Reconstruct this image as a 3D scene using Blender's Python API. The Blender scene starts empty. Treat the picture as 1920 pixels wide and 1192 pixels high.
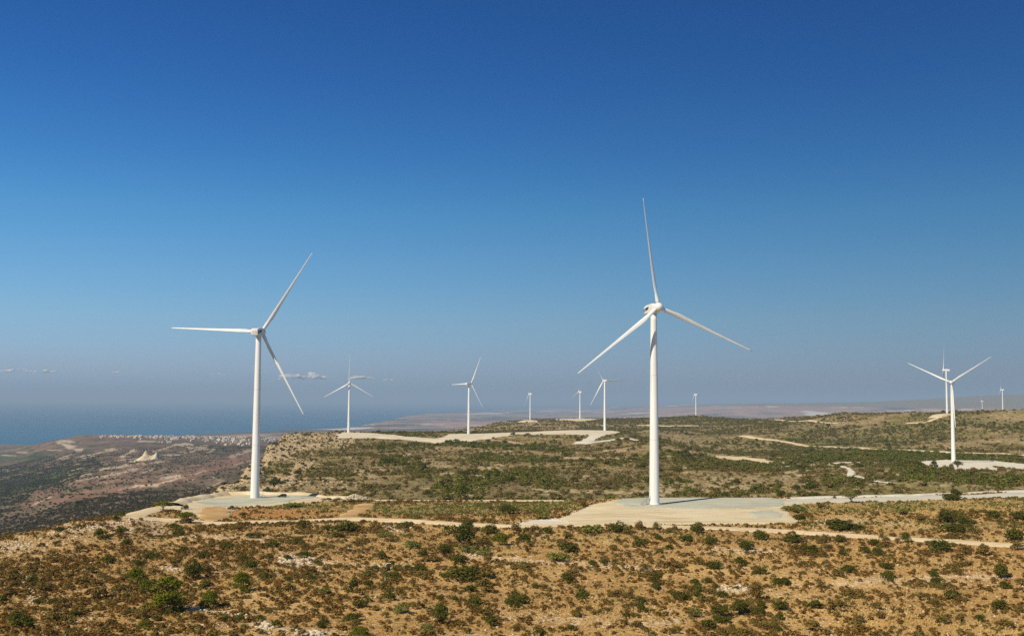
import bpy, bmesh, math, random
import numpy as np
from mathutils import Vector, Matrix, Euler
R = math.radians
S = bpy.context.scene
COL = S.collection

# ---------------------------------------------------------------- camera, sky, sun, exposure
HC = 345.0                       # camera height above the sea
FPX = 2027.0                     # focal length in pixels of the 1920 px wide photograph
PITCH = math.atan((750 - 596) / FPX)
ROLL = 0.006
cam_d = bpy.data.cameras.new('camera'); cam = bpy.data.objects.new('camera', cam_d); COL.objects.link(cam)
cam_d.sensor_width = 36.0; cam_d.lens = 36.0 * FPX / 1920.0
cam_d.clip_start = 0.5; cam_d.clip_end = 400000.0
CM = Matrix.Rotation(math.pi / 2 + PITCH, 4, 'X') @ Matrix.Rotation(ROLL, 4, 'Z')
cam.matrix_world = Matrix.Translation((0, 0, HC)) @ CM
S.camera = cam
CR = np.array(CM.to_3x3())

SUN_AZ = R(225.0)                # from +Y (view direction) clockwise: behind the camera, to the left
SUN_EL = R(40.0)
world = bpy.data.worlds.new('World'); S.world = world; world.use_nodes = True
wn = world.node_tree; wn.nodes.clear()
w_out = wn.nodes.new('ShaderNodeOutputWorld'); w_bg = wn.nodes.new('ShaderNodeBackground')
sky = wn.nodes.new('ShaderNodeTexSky'); sky.sky_type = 'NISHITA'; sky.sun_disc = False
sky.sun_elevation = SUN_EL; sky.sun_rotation = -SUN_AZ    # the node counts the other way round
sky.altitude = 400; sky.air_density = 1.0; sky.dust_density = 0.6; sky.ozone_density = 3.0
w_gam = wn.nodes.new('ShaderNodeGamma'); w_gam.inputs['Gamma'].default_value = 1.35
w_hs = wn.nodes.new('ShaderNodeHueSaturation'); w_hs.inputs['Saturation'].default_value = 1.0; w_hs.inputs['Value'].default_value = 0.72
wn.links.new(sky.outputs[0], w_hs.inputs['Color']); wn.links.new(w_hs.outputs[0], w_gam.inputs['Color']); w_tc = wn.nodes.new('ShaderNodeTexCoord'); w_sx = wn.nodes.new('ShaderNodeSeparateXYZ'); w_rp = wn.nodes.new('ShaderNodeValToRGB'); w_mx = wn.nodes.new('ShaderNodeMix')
# the deep polarised blue of this sky: a filter over the Nishita colours by height above the horizon; overhead stops, out of view, dimmed to cut blue ambient light
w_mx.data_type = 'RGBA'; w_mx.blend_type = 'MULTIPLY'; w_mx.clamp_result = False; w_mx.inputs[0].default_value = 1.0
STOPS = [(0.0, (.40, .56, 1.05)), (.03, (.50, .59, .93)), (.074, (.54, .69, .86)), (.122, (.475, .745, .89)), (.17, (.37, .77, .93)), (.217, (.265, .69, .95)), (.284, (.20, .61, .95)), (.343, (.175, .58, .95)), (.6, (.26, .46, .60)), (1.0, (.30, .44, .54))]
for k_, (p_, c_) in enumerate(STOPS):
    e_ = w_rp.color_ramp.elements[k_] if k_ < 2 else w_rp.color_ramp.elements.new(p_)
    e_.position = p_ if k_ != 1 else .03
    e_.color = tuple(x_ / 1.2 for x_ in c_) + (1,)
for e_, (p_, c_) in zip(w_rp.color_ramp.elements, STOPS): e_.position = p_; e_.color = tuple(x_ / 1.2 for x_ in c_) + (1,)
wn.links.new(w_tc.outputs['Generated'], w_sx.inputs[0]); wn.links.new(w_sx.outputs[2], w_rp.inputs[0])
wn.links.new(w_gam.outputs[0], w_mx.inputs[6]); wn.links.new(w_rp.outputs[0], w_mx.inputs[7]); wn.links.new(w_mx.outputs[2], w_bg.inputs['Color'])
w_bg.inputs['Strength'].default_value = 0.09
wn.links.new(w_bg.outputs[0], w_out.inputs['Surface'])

sun_d = bpy.data.lights.new('sun', 'SUN'); sun_d.energy = 5.0; sun_d.angle = R(0.5); sun_d.color = (1.0, 0.92, 0.76)
sun = bpy.data.objects.new('sun', sun_d); COL.objects.link(sun)
SV = Vector((math.sin(SUN_AZ) * math.cos(SUN_EL), math.cos(SUN_AZ) * math.cos(SUN_EL), math.sin(SUN_EL)))
sun.rotation_euler = SV.to_track_quat('Z', 'Y').to_euler(); sun.location = (-200, -200, 900)

S.view_settings.view_transform = 'Standard'; S.view_settings.look = 'None'
S.view_settings.exposure = 0.0; S.view_settings.gamma = 1.0
S.render.engine = 'CYCLES'
cy = S.cycles
cy.max_bounces = 4; cy.diffuse_bounces = 2; cy.glossy_bounces = 2; cy.transmission_bounces = 2
cy.volume_bounces = 0; cy.transparent_max_bounces = 12
cy.use_denoising = False; cy.use_adaptive_sampling = False
cy.sample_clamp_indirect = 4.0
cy.caustics_reflective = False; cy.caustics_refractive = False

# ---------------------------------------------------------------- helpers
def ss(a, b, x):
    t = np.clip((x - a) / (b - a), 0, 1); return t * t * (3 - 2 * t)

def vnoise(x, y, seed=0):
    xi = np.floor(x).astype(np.int64); yi = np.floor(y).astype(np.int64)
    fx = x - xi; fy = y - yi
    fx = fx * fx * (3 - 2 * fx); fy = fy * fy * (3 - 2 * fy)
    def h(a, b):
        n = (a * 374761393 + b * 668265263 + seed * 1274126177) & 0xffffffff
        n = ((n ^ (n >> 13)) * 1103515245) & 0xffffffff
        n = ((n ^ (n >> 16)) * 2246822519) & 0xffffffff
        return (n ^ (n >> 15)) / 4294967295.0
    a = h(xi, yi); b = h(xi + 1, yi); c = h(xi, yi + 1); d = h(xi + 1, yi + 1)
    return (a + (b - a) * fx + (c - a) * fy + (a - b - c + d) * fx * fy) * 2 - 1

def fbm(x, y, octv=4, seed=0, gain=0.5):
    s = 0; a = 1; t = 0
    for i in range(octv):
        s = s + a * vnoise(x + 17.3 * i, y - 9.1 * i, seed + i); t += a
        a *= gain; x = x * 2.03; y = y * 2.03
    return s / t

def tag(o, label=None, cat=None, group=None, kind=None):
    if label: o['label'] = label
    if cat: o['category'] = cat
    if group: o['group'] = group
    if kind: o['kind'] = kind
    return o

def empty(name, loc, rz=0.0):
    o = bpy.data.objects.new(name, None); COL.objects.link(o)
    o.location = loc; o.rotation_euler = (0, 0, rz); o.empty_display_size = 0.5
    return o

def link(name, me, parent=None, mat=None):
    o = bpy.data.objects.new(name, me); COL.objects.link(o)
    if mat is not None and not me.materials: me.materials.append(mat)
    if parent is not None: o.parent = parent
    return o

def npmesh(name, V, F, smooth=False):
    """mesh from numpy arrays; F is (n,3) or (n,4)"""
    V = np.asarray(V, dtype=np.float32); F = np.asarray(F, dtype=np.int32)
    me = bpy.data.meshes.new(name); n, k = F.shape
    me.vertices.add(len(V)); me.vertices.foreach_set('co', V.ravel())
    me.loops.add(n * k); me.loops.foreach_set('vertex_index', F.ravel())
    me.polygons.add(n)
    me.polygons.foreach_set('loop_start', np.arange(0, n * k, k, dtype=np.int32))
    if smooth: me.polygons.foreach_set('use_smooth', np.ones(n, dtype=bool))
    me.update(calc_edges=True); me.validate()
    return me

def bm_mesh(name, bm, smooth=None):
    bmesh.ops.recalc_face_normals(bm, faces=bm.faces)
    if smooth is not None:
        for f in bm.faces: f.smooth = smooth
    me = bpy.data.meshes.new(name); bm.to_mesh(me); bm.free(); return me

def box(bm, c, s, rot=None):
    m = Matrix.Translation(c)
    if rot is not None: m = m @ rot
    m = m @ Matrix.Diagonal((s[0], s[1], s[2], 1))
    return bmesh.ops.create_cube(bm, size=1.0, matrix=m)['verts']

def tube(bm, p, q, r, n=8, r2=None):
    p = Vector(p); q = Vector(q); d = q - p
    m = Matrix.Translation((p + q) / 2) @ d.to_track_quat('Z', 'Y').to_matrix().to_4x4()
    bmesh.ops.create_cone(bm, cap_ends=True, segments=n, radius1=r, radius2=r if r2 is None else r2, depth=d.length, matrix=m)

def loft(bm, rings, cap=True, close=True):
    vs = [[bm.verts.new(p) for p in r] for r in rings]
    n = len(rings[0])
    for a, b in zip(vs[:-1], vs[1:]):
        for i in range(n if close else n - 1):
            bm.faces.new((a[i], a[(i + 1) % n], b[(i + 1) % n], b[i]))
    if cap:
        bm.faces.new(vs[0][::-1]); bm.faces.new(vs[-1])

class NT:
    """tiny node builder"""
    def __init__(s, name):
        s.m = bpy.data.materials.new(name); s.m.use_nodes = True
        s.t = s.m.node_tree; s.t.nodes.clear()
        s.out = s.t.nodes.new('ShaderNodeOutputMaterial')
    def n(s, typ, **kw):
        x = s.t.nodes.new('ShaderNode' + typ)
        for k, v in kw.items():
            if hasattr(x, k): setattr(x, k, v)
            else: s.set(x, k, v)
        return x
    def set(s, node, key, v):
        i = node.inputs[key]
        if isinstance(v, bpy.types.NodeSocket): s.t.links.new(v, i)
        else: i.default_value = v
    def noise(s, scale, detail=4, rough=0.55, vec=None, dist=0.0):
        x = s.n('TexNoise'); x.inputs['Scale'].default_value = scale; x.inputs['Detail'].default_value = detail
        x.inputs['Roughness'].default_value = rough; x.inputs['Distortion'].default_value = dist
        s.set(x, 'Vector', vec if vec is not None else s.pos())
        return x.outputs['Fac']
    def pos(s, sc=None):
        if not hasattr(s, '_g'): s._g = s.n('NewGeometry')
        if sc is None: return s._g.outputs['Position']
        m = s.n('Mapping'); m.inputs['Scale'].default_value = sc; s.set(m, 'Vector', s._g.outputs['Position'])
        return m.outputs[0]
    def attr(s, name):
        x = s.n('Attribute'); x.attribute_name = name; return x.outputs['Fac']
    def mix(s, f, a, b):
        x = s.n('Mix'); x.data_type = 'RGBA'
        s.set(x, 0, f)
        for k, v in ((6, a), (7, b)):
            if isinstance(v, tuple) and len(v) == 3: v = (*v, 1)
            s.set(x, k, v)
        return x.outputs[2]
    def rng(s, f, a, b, lo=0.0, hi=1.0):
        x = s.n('MapRange'); s.set(x, 0, f); s.set(x, 1, a); s.set(x, 2, b); s.set(x, 3, lo); s.set(x, 4, hi)
        return x.outputs[0]
    def math(s, op, a, b=0.0):
        x = s.n('Math'); x.operation = op; s.set(x, 0, a); s.set(x, 1, b); return x.outputs[0]
    def surf(s, col, rough=0.8, spec=0.3, bump=None, bstr=0.3, bdist=0.1, **kw):
        b = s.n('BsdfPrincipled')
        if isinstance(col, tuple) and len(col) == 3: col = (*col, 1)
        s.set(b, 'Base Color', col); s.set(b, 'Roughness', rough); s.set(b, 'Specular IOR Level', spec)
        for k, v in kw.items(): s.set(b, k, v)
        if bump is not None:
            q = s.n('Bump'); q.inputs['Strength'].default_value = bstr; q.inputs['Distance'].default_value = bdist
            s.set(q, 'Height', bump); s.set(b, 'Normal', q.outputs[0])
        s.t.links.new(b.outputs[0], s.out.inputs['Surface'])
        return s.m

# ---------------------------------------------------------------- pixels and rays of the photograph
def ray(u, v):
    u = np.asarray(u, float); v = np.asarray(v, float)
    d = np.stack([(u - 960) / FPX, -(v - 596) / FPX, -np.ones_like(u)], -1)
    return d @ CR.T

def elev(u, v, Y):
    d = ray(u, v); return d[..., 2] / d[..., 1] * Y

def project(x, y, e):
    p = np.stack([x, y, e], -1) @ CR
    return 960 + FPX * p[..., 0] / -p[..., 2], 596 - FPX * p[..., 1] / -p[..., 2]

def pchip(x, y, xq):
    """monotone cubic interpolation, x (k,), y (k,...)"""
    x = np.asarray(x, float); y = np.asarray(y, float)
    h = np.diff(x); d = np.diff(y, axis=0) / h.reshape(-1, *([1] * (y.ndim - 1)))
    m = np.zeros_like(y)
    a, b = d[:-1], d[1:]
    with np.errstate(divide='ignore', invalid='ignore'):
        hm = np.where(a * b > 0, 2 * a * b / (a + b), 0)
    m[1:-1] = hm; m[0] = d[0]; m[-1] = d[-1]
    i = np.clip(np.searchsorted(x, xq) - 1, 0, len(x) - 2)
    hh = h[i]; t = (xq - x[i]) / hh; t = np.clip(t, 0, 1)
    sh = (-1,) + (1,) * (y.ndim - 1); t = t.reshape(sh); hh = hh.reshape(sh)
    return ((2*t**3 - 3*t**2 + 1) * y[i] + (t**3 - 2*t**2 + t) * hh * m[i] + (-2*t**3 + 3*t**2) * y[i+1] + (t**3 - t**2) * hh * m[i+1])

# ---------------------------------------------------------------- the lie of the land: depth (m) and picture height or drop below the camera
# every column runs from the camera's hill over the plateau to the plain, the coast or the mountains
NEAR = [(0.5, -2), (50, -13.5), (100, -25.5), (150, -35), (185, -40.4), (265, -43)]
CO = {
 -500: [(330,-48),(350,-55),(450,-85),(700,-150),(1100,-200),(1600,-230),(2400,-260),(3200,-280),(4200,-300),(5500,-320),(6500,-330),(7200,-335),(7800,-345),(9500,-400),(90000,-450)],
 0:   [(345,1010),(362,-46.6),(450,-80),(700,-120),(1150,-155),(1600,-190),(2400,-225),(3200,-255),(4300,-285),(5500,-312),(6500,-328),(7200,-336),(7950,-345),(9500,-400),(90000,-450)],
 120: [(370,989),(388,985),(470,-80),(700,-115),(1100,-140),(1600,-170),(2400,-200),(3200,-225),(4300,-240),(5600,-234),(6300,-240),(7000,-300),(8200,-350),(9500,-400),(90000,-450)],
 160: [(380,980),(398,976),(480,-82),(720,-115),(1100,-136),(1600,-163),(2400,-190),(3200,-208),(4300,-225),(5500,-226),(6600,816),(7300,-300),(8600,-350),(10000,-400),(90000,-450)],
 240: [(400,970),(415,966),(500,-85),(750,-115),(1100,-132),(1600,-155),(2400,-180),(3200,-195),(4300,-212),(5300,-218),(6800,815),(7600,-300),(9500,-346),(11000,-400),(90000,-450)],
 330: [(410,974),(480,941),(545,-80),(750,-112),(1100,-128),(1600,-148),(2400,-172),(3200,-185),(4300,-200),(5300,-212),(6800,-240),(8500,-300),(10200,-346),(12000,-400),(90000,-450)],
 430: [(400,981),(545,928),(600,-58),(720,912),(950,-95),(1500,-140),(2400,-165),(3200,-180),(4300,-195),(5300,-215),(6800,-245),(8800,-310),(11000,-346),(13000,-400),(90000,-450)],
 480: [(400,979),(550,926),(600,-57.5),(700,922),(1050,867),(1500,-125),(2400,-160),(3200,-180),(4300,-195),(5300,-215),(6800,-245),(8800,-310),(11300,-346),(13500,-400),(90000,-450)],
 510: [(400,978),(550,926),(600,-57.5),(660,929),(960,884),(1400,834),(1900,-110),(2700,-170),(4300,-200),(5300,-220),(6800,-250),(8800,-315),(11500,-346),(14000,-400),(90000,-450)],
 535: [(399,978),(548,926),(600,-57.5),(645,932),(935,885),(1340,839),(1680,815),(2300,-150),(4300,-215),(5300,-250),(7000,-280),(9000,-320),(12270,-346),(15000,-400),(90000,-450)],
 560: [(398,978),(545,927),(600,-57),(640,934),(930,884),(1330,841),(1690,813),(2300,-130),(4300,-230),(5300,-270),(7000,-300),(9000,-325),(12500,-346),(15000,-400),(90000,-450)],
 640: [(400,975),(525,936),(585,-58.5),(640,936),(930,882),(1330,842),(1725,811),(2300,-110),(4300,-240),(5300,-290),(7000,-310),(9000,-328),(13000,-346),(16000,-400),(90000,-450)],
 700: [(396,976),(520,937),(580,-59),(640,936),(930,881),(1330,842),(1725,811),(2250,-100),(3900,-200),(5300,-290),(7000,-310),(9500,-328),(15700,-345.5),(19000,-380),(90000,-450)],
 800: [(388,978),(515,938),(575,-60),(640,937),(930,880),(1330,843),(1725,811),(2200,-85),(3200,-100),(4500,-240),(7000,-310),(12000,-330),(27000,-345.5),(32000,-370),(90000,-450)],
 880: [(380,984),(505,938),(565,-59),(640,936),(930,879),(1330,843),(1710,812),(2200,-80),(3150,-88),(4500,-240),(7000,-310),(14000,-332),(34000,-345.2),(40000,-360),(90000,-450)],
 950: [(371,987),(495,938),(558,-58.5),(640,936),(930,878),(1330,842),(1700,811),(2200,-75),(3150,791),(4400,-240),(8000,-310),(16000,-333),(39000,-345),(46000,-352),(90000,-450)],
 1000:[(368,988),(490,938),(555,-58),(640,935),(930,878),(1330,842),(1725,809),(2200,-72),(3243,787),(4400,-240),(8000,-310),(16000,-333),(41000,-340),(50000,-350),(90000,-450)],
 1100:[(362,990),(475,939),(545,-57),(630,937),(930,877),(1330,842),(1725,807),(2200,-70),(3200,785),(4300,-240),(8000,-310),(16000,-330),(42000,-280),(52000,-340),(90000,-450)],
 1160:[(362,988),(474,936),(542,-56.5),(625,937),(930,876),(1330,838),(1720,808),(2250,-69),(3200,785),(4300,-240),(8000,-308),(16000,-325),(40000,-205),(52000,-330),(90000,-450)],
 1240:[(366,988),(474,935),(540,-56),(620,937),(930,876),(1340,828),(1700,-68),(2400,803),(3200,783),(4300,-240),(8000,-305),(16000,-315),(35000,-135),(52000,-300),(90000,-450)],
 1310:[(364,989),(474,934),(540,-56),(620,935),(930,876),(1280,848),(1650,-70),(2400,805),(3000,781),(3700,-66),(8000,-302),(16000,-305),(30000,-85),(50000,-250),(90000,-450)],
 1400:[(360,993),(474,934),(540,-56),(620,933),(930,878),(1200,860),(1650,838),(2200,806),(2700,784),(3800,-220),(8000,-300),(16000,-295),(25000,-55),(40000,-200),(90000,-450)],
 1600:[(345,1003),(480,931),(540,-54),(620,930),(900,884),(1200,862),(1600,840),(1950,810),(2350,778),(3500,-180),(8000,-290),(16000,-270),(25000,-5),(40000,-150),(90000,-450)],
 1780:[(330,1014),(490,926),(540,-52),(620,926),(1088,867),(1300,857),(1500,840),(1750,808),(1990,774),(3200,-72),(6500,-74),(16000,-190),(25000,120),(40000,-100),(90000,-450)],
 1920:[(322,1020),(490,922),(540,-51),(620,922),(1088,869),(1300,856),(1480,838),(1750,805),(2000,770),(3200,-70),(6500,-72),(16000,-150),(25000,215),(40000,-100),(90000,-450)],
 2500:[(320,-41),(490,-40),(540,-50),(620,-51),(1088,-60),(1300,-64),(1480,-58),(1750,-40),(2000,-10),(3200,-60),(6500,-70),(16000,-130),(25000,260),(40000,-100),(90000,-450)],
}
us = np.array(sorted(CO)); KY = []; KE = []
for u_ in us:
    prof = NEAR + CO[int(u_)]
    KY.append([math.log(max(p[0], .5)) for p in prof])
    KE.append([p[1] if p[1] < 300 else float(elev(u_, p[1], p[0])) for p in prof])
KY = np.array(KY); KE = np.array(KE)
TU = np.linspace(-700, 2700, 681); TY = np.linspace(math.log(0.5), math.log(90000), 1400)
KYq = pchip(us, KY, np.clip(TU, us[0], us[-1])); KEq = pchip(us, KE, np.clip(TU, us[0], us[-1]))
TE = np.stack([pchip(KYq[i], KEq[i], TY) for i in range(len(TU))])
def base_e(u, Y):
    fu = np.clip((u - TU[0]) / (TU[1] - TU[0]), 0, len(TU) - 1.001); fy = np.clip((np.log(np.maximum(Y, .5)) - TY[0]) / (TY[1] - TY[0]), 0, len(TY) - 1.001)
    i = fu.astype(int); j = fy.astype(int); a = fu - i; b = fy - j
    return TE[i, j]*(1-a)*(1-b) + TE[i+1, j]*a*(1-b) + TE[i, j+1]*(1-a)*b + TE[i+1, j+1]*a*b

ROWS = [-60, -30, -12, -4, 2]
while ROWS[-1] < 88000:
    y_ = ROWS[-1]
    ROWS.append(y_ + 1.0 if y_ < 30 else y_ * (1.02 if y_ < 150 else 1.005 if y_ < 6500 else 1.009))
ROWS = np.array(ROWS); NC = 1060
def halfw(Y): return 0.60 * np.maximum(Y, 0) + 40
gs = np.linspace(-1, 1, NC)
GY = np.repeat(ROWS[:, None], NC, 1); GX = gs[None, :] * halfw(ROWS)[:, None]
GE = base_e(960 + FPX * GX / np.maximum(GY, 120), np.maximum(GY, .5))
low = ss(-72, -100, GE) if False else np.clip((-GE - 74) / 26, 0, 1)
# relief of its own: small on the plateau, larger in the low country
FLAT = []                                     # flattened round pads: (x, y, radius)
def flat_at(u, v, Y, rad): FLAT.append(((ray(u, v)[0] / ray(u, v)[1]) * Y, Y, rad))
flat_at(1300, 950, 440, 75); flat_at(470, 938, 510, 60)
for q in ((654,812,1725,90),(879,815,1672,90),(994,788,3243,60),(1088,786,3180,120),(1133,807,1725,90),(1786,867,1088,70),(1776,776,1977,60)): flat_at(*q)
amp = np.interp(GY, [0, 150, 200, 500, 650, 1200, 2500, 4000, 9000, 25000, 90000], [0.2, .7, 1.1, .9, 2.6, 4.8, 8, 6, 4, 30, 30])
seaw = ss(0, 1, np.clip((GE + 338) / 20, 0, 1))
amp = amp * (1 - low) + low * np.interp(GY, [400, 900, 1600, 3000, 5000, 6300, 20000, 90000], [2, 8, 16, 22, 13, 4, 4, 10]) * seaw
for fx, fy, fr in FLAT:
    amp *= 0.06 + 0.94 * ss(fr * .8, fr * 1.8, np.hypot(GX - fx, GY - fy))
wl = np.interp(GY, [0, 300, 600, 1500, 4000, 10000, 90000], [18, 25, 60, 110, 260, 700, 3000])
lvl = [25, 110, 420, 2500]
nz = 0
for k_, L_ in enumerate(lvl):
    lw = np.log(wl); cs = np.log(np.array(lvl))
    w_ = np.clip(1 - np.abs(lw - cs[k_]) / 1.5, 0, 1)
    if k_ == 0: w_ = np.where(lw < cs[0], 1, w_)
    if w_.max() > 0: nz = nz + w_ * (fbm(GX / L_, GY / L_, 4, 11 + 7 * k_) + .5 * (1 - 2 * np.abs(fbm(GX / L_ * .6, GY / L_ * .6, 3, 90 + k_))) - .3)
GE = GE + amp * nz
def ground_e(x, y):
    x = np.asarray(x, float); y = np.asarray(y, float)
    fr = np.interp(y, ROWS, np.arange(len(ROWS))); i = np.clip(fr.astype(int), 0, len(ROWS) - 2); b = np.clip(fr - i, 0, 1)
    fc = np.clip((x / halfw(y) + 1) / 2 * (NC - 1), 0, NC - 1.001); j = fc.astype(int); a = fc - j
    return GE[i, j]*(1-a)*(1-b) + GE[i, j+1]*a*(1-b) + GE[i+1, j]*(1-a)*b + GE[i+1, j+1]*a*b
HY = np.exp(np.linspace(math.log(120), math.log(60000), 9000))
def hit(u, v, ymin=120, ymax=60000):
    d = ray(float(u), float(v)); t = HY[(HY >= ymin) & (HY <= ymax)]
    x = d[0] / d[1] * t; e = d[2] / d[1] * t
    g = ground_e(x, t); k = np.nonzero(g >= e)[0]
    if len(k) == 0: k = [int(np.argmin(e - g))]
    k = k[0]
    if k > 0:
        f0 = e[k-1] - g[k-1]; f1 = e[k] - g[k]; w = f0 / (f0 - f1) if f0 != f1 else 0
        y = t[k-1] + (t[k] - t[k-1]) * min(max(w, 0), 1)
    else: y = t[k]
    return float(d[0] / d[1] * y), float(y)
def gz(x, y): return HC + float(ground_e(x, y))
# ---------------------------------------------------------------- what covers the ground (kept with the ground, so it stays put)
PU, PV = project(GX, np.maximum(GY, 1.0), GE)
wu = 9 * fbm(GX / 40, GY / 40, 3, 301) ; wv = 1.0
ATT = {k: np.zeros(GX.shape, np.float32) for k in ('veg', 'pale', 'red', 'rock')}
def stroke(att, pts, half, y0, y1, amt=1.0, fea=None, jag=0.6):
    """a band of ground cover along a line; half is its half width in picture rows"""
    fea = fea if fea is not None else half * 0.8
    rs = np.nonzero((ROWS > y0) & (ROWS < y1))[0]
    if len(rs) == 0: return
    r0, r1 = rs[0], rs[-1] + 1
    u = PU[r0:r1]; v = PV[r0:r1]
    nzv = vnoise(u / 14, v / 5, 77) * jag * half + vnoise(u / 5, v / 2.2, 78) * jag * half * .6
    best = np.full(u.shape, 1e9)
    for (a0, b0), (a1, b1) in zip(pts[:-1], pts[1:]):
        if a1 < a0: a0, b0, a1, b1 = a1, b1, a0, b0
        t = np.clip((u - a0) / max(a1 - a0, 1e-3), 0, 1)
        dv = np.abs(v - (b0 + (b1 - b0) * t)); du = np.maximum(np.maximum(a0 - u, u - a1), 0) * .35
        best = np.minimum(best, np.hypot(dv, du))
    val = amt * (1 - ss(half - fea * .5, half + fea * .5, best + nzv))
    ATT[att][r0:r1] = np.maximum(ATT[att][r0:r1], val)
# green belts on the plateau
for pts, h, a in (
    ([(1470,868),(1560,858),(1700,850),(1790,858)], 9, 1.0), ([(1560,858),(1900,862)], 6, .8), ([(1560,905),(1760,898),(1960,910)], 12, .7),
    ([(1700,880),(1800,892),(1900,905)], 10, .9), ([(845,830),(900,836),(1000,838),(1060,846)], 5, 1.0), ([(1240,850),(1330,868),(1440,872)], 8, .7),
    ([(720,838),(800,838)], 5, .8), ([(740,865),(800,885),(830,900)], 8, .8), ([(860,905),(1000,890),(1040,912)], 14, .7), ([(850,925),(880,915)], 14, .8),
    ([(1100,870),(1240,862)], 8, .5), ([(1150,905),(1250,900)], 10, .4), ([(900,860),(1060,862)], 8, .55), ([(1340,905),(1500,930)], 5, .3),
    ([(1500,815),(1760,800),(1960,800)], 9, .5), ([(1290,789),(1440,784)], 3, .9), ([(1500,822),(1700,830)], 5, .45), ([(1100,790),(1300,786)], 3, .6)):
    stroke('veg', pts, h, 560, 4300, a, h * 1.2)
stroke('veg', [(690,952),(800,958),(960,952),(1060,948)], 9, 395, 540, .9)
stroke('veg', [(510,947),(560,950),(660,957)], 5, 395, 540, .9)
stroke('veg', [(1500,955),(1700,950),(1960,945)], 8, 330, 520, .75)
stroke('veg', [(1500,980),(1700,985),(1960,985)], 9, 330, 520, .4)
stroke('veg', [(1000,1010),(1250,1000),(1500,1015)], 8, 250, 380, .3)
# bare orange soil
stroke('red', [(410,965),(500,962),(620,962)], 7, 395, 500, .9)
stroke('red', [(640,975),(780,975),(900,982)], 2.5, 370, 500, .6)
stroke('red', [(1480,1000),(1920,1035)], 6, 290, 370, .35)
stroke('red', [(560,833),(640,838)], 5, 1300, 1800, .3)
# pale limestone showing through
for pts, h in (([(540,1046),(570,1050),(590,1058)], 9), ([(300,1064),(335,1066)], 5), ([(350,1138),(420,1150),(470,1160)], 4), ([(478,1168),(510,1178)], 8), ([(560,1185),(640,1190)], 7),
        ([(590,1052),(700,1062),(760,1060)], 5), ([(1330,1105),(1420,1110),(1500,1120)], 8), ([(1560,1095),(1720,1085),(1880,1080)], 6), ([(960,1150),(1100,1165),(1250,1165)], 9), ([(1560,970),(1640,978),(1720,985)], 5),
        ([(55,1085),(60,1130)], 6), ([(-40,1050),(0,1040),(80,1012),(200,983),(260,974)], 22), ([(280,1000),(500,1010)], 5), ([(860,1040),(1220,1066)], 4), ([(1340,1030),(1440,1034)], 4)):
    stroke('rock', pts, h, 150, 420, .8, h * 1.6, .9)
for pts, h in (([(425,915),(455,890),(520,848),(545,838)], 16), ([(535,822),(590,820),(640,822)], 9), ([(560,835),(640,835)], 4), ([(480,925),(540,900),(560,870)], 10)):
    stroke('rock', pts, h, 560, 1950, 1.0, h * 1.3, .7)
for pts in ([(715,880),(735,884)], [(660,888),(700,892)], [(830,872),(845,874)], [(885,892),(905,894)], [(850,924),(880,930)], [(1050,858),(1190,862)], [(1060,920),(1230,925)], [(750,851),(765,852)], [(905,877),(930,878)], [(1300,905),(1400,915)], [(1480,885),(1530,880)]):
    stroke('rock', pts, 2.2, 560, 1700, .9, 2, .9)
stroke('rock', [(1240,915),(1330,905),(1450,910)], 14, 560, 1000, .55, 14, .8)
stroke('rock', [(1280,820),(1340,838),(1420,838)], 10, 1500, 2700, .35, 12, .5)
stroke('rock', [(950,797),(1010,797),(1070,800)], 5, 2300, 3300, .5, 6, .5)
rq_ = np.random.default_rng(88)
for k_ in range(70):
    u_ = rq_.uniform(560, 1900); v_ = 838 + 92 * rq_.random() ** .8; L_ = rq_.uniform(8, 55)
    stroke('rock', [(u_, v_), (u_ + L_ * .5, v_ + rq_.uniform(-1.5, 1.5)), (u_ + L_, v_ + rq_.uniform(-2, 2))], rq_.uniform(.5, 1.6), 560, 1700, rq_.uniform(.7, 1.0), 1.5, 1.0)
hol_ = (ss(.05, -.35, nz) * ((GY > 600) & (GY < 3400)) * (GE > -80)).astype(np.float32) * .42 * (1 - ATT['rock'])
ATT['veg'] = np.maximum(ATT['veg'], hol_)                  # hollows hold more green
rdg_ = (ss(.12, .45, nz) * ((GY > 600) & (GY < 3400)) * (GE > -80)).astype(np.float32) * .45
ATT['rock'] = np.maximum(ATT['rock'], rdg_)                # stony backs of the folds
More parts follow.
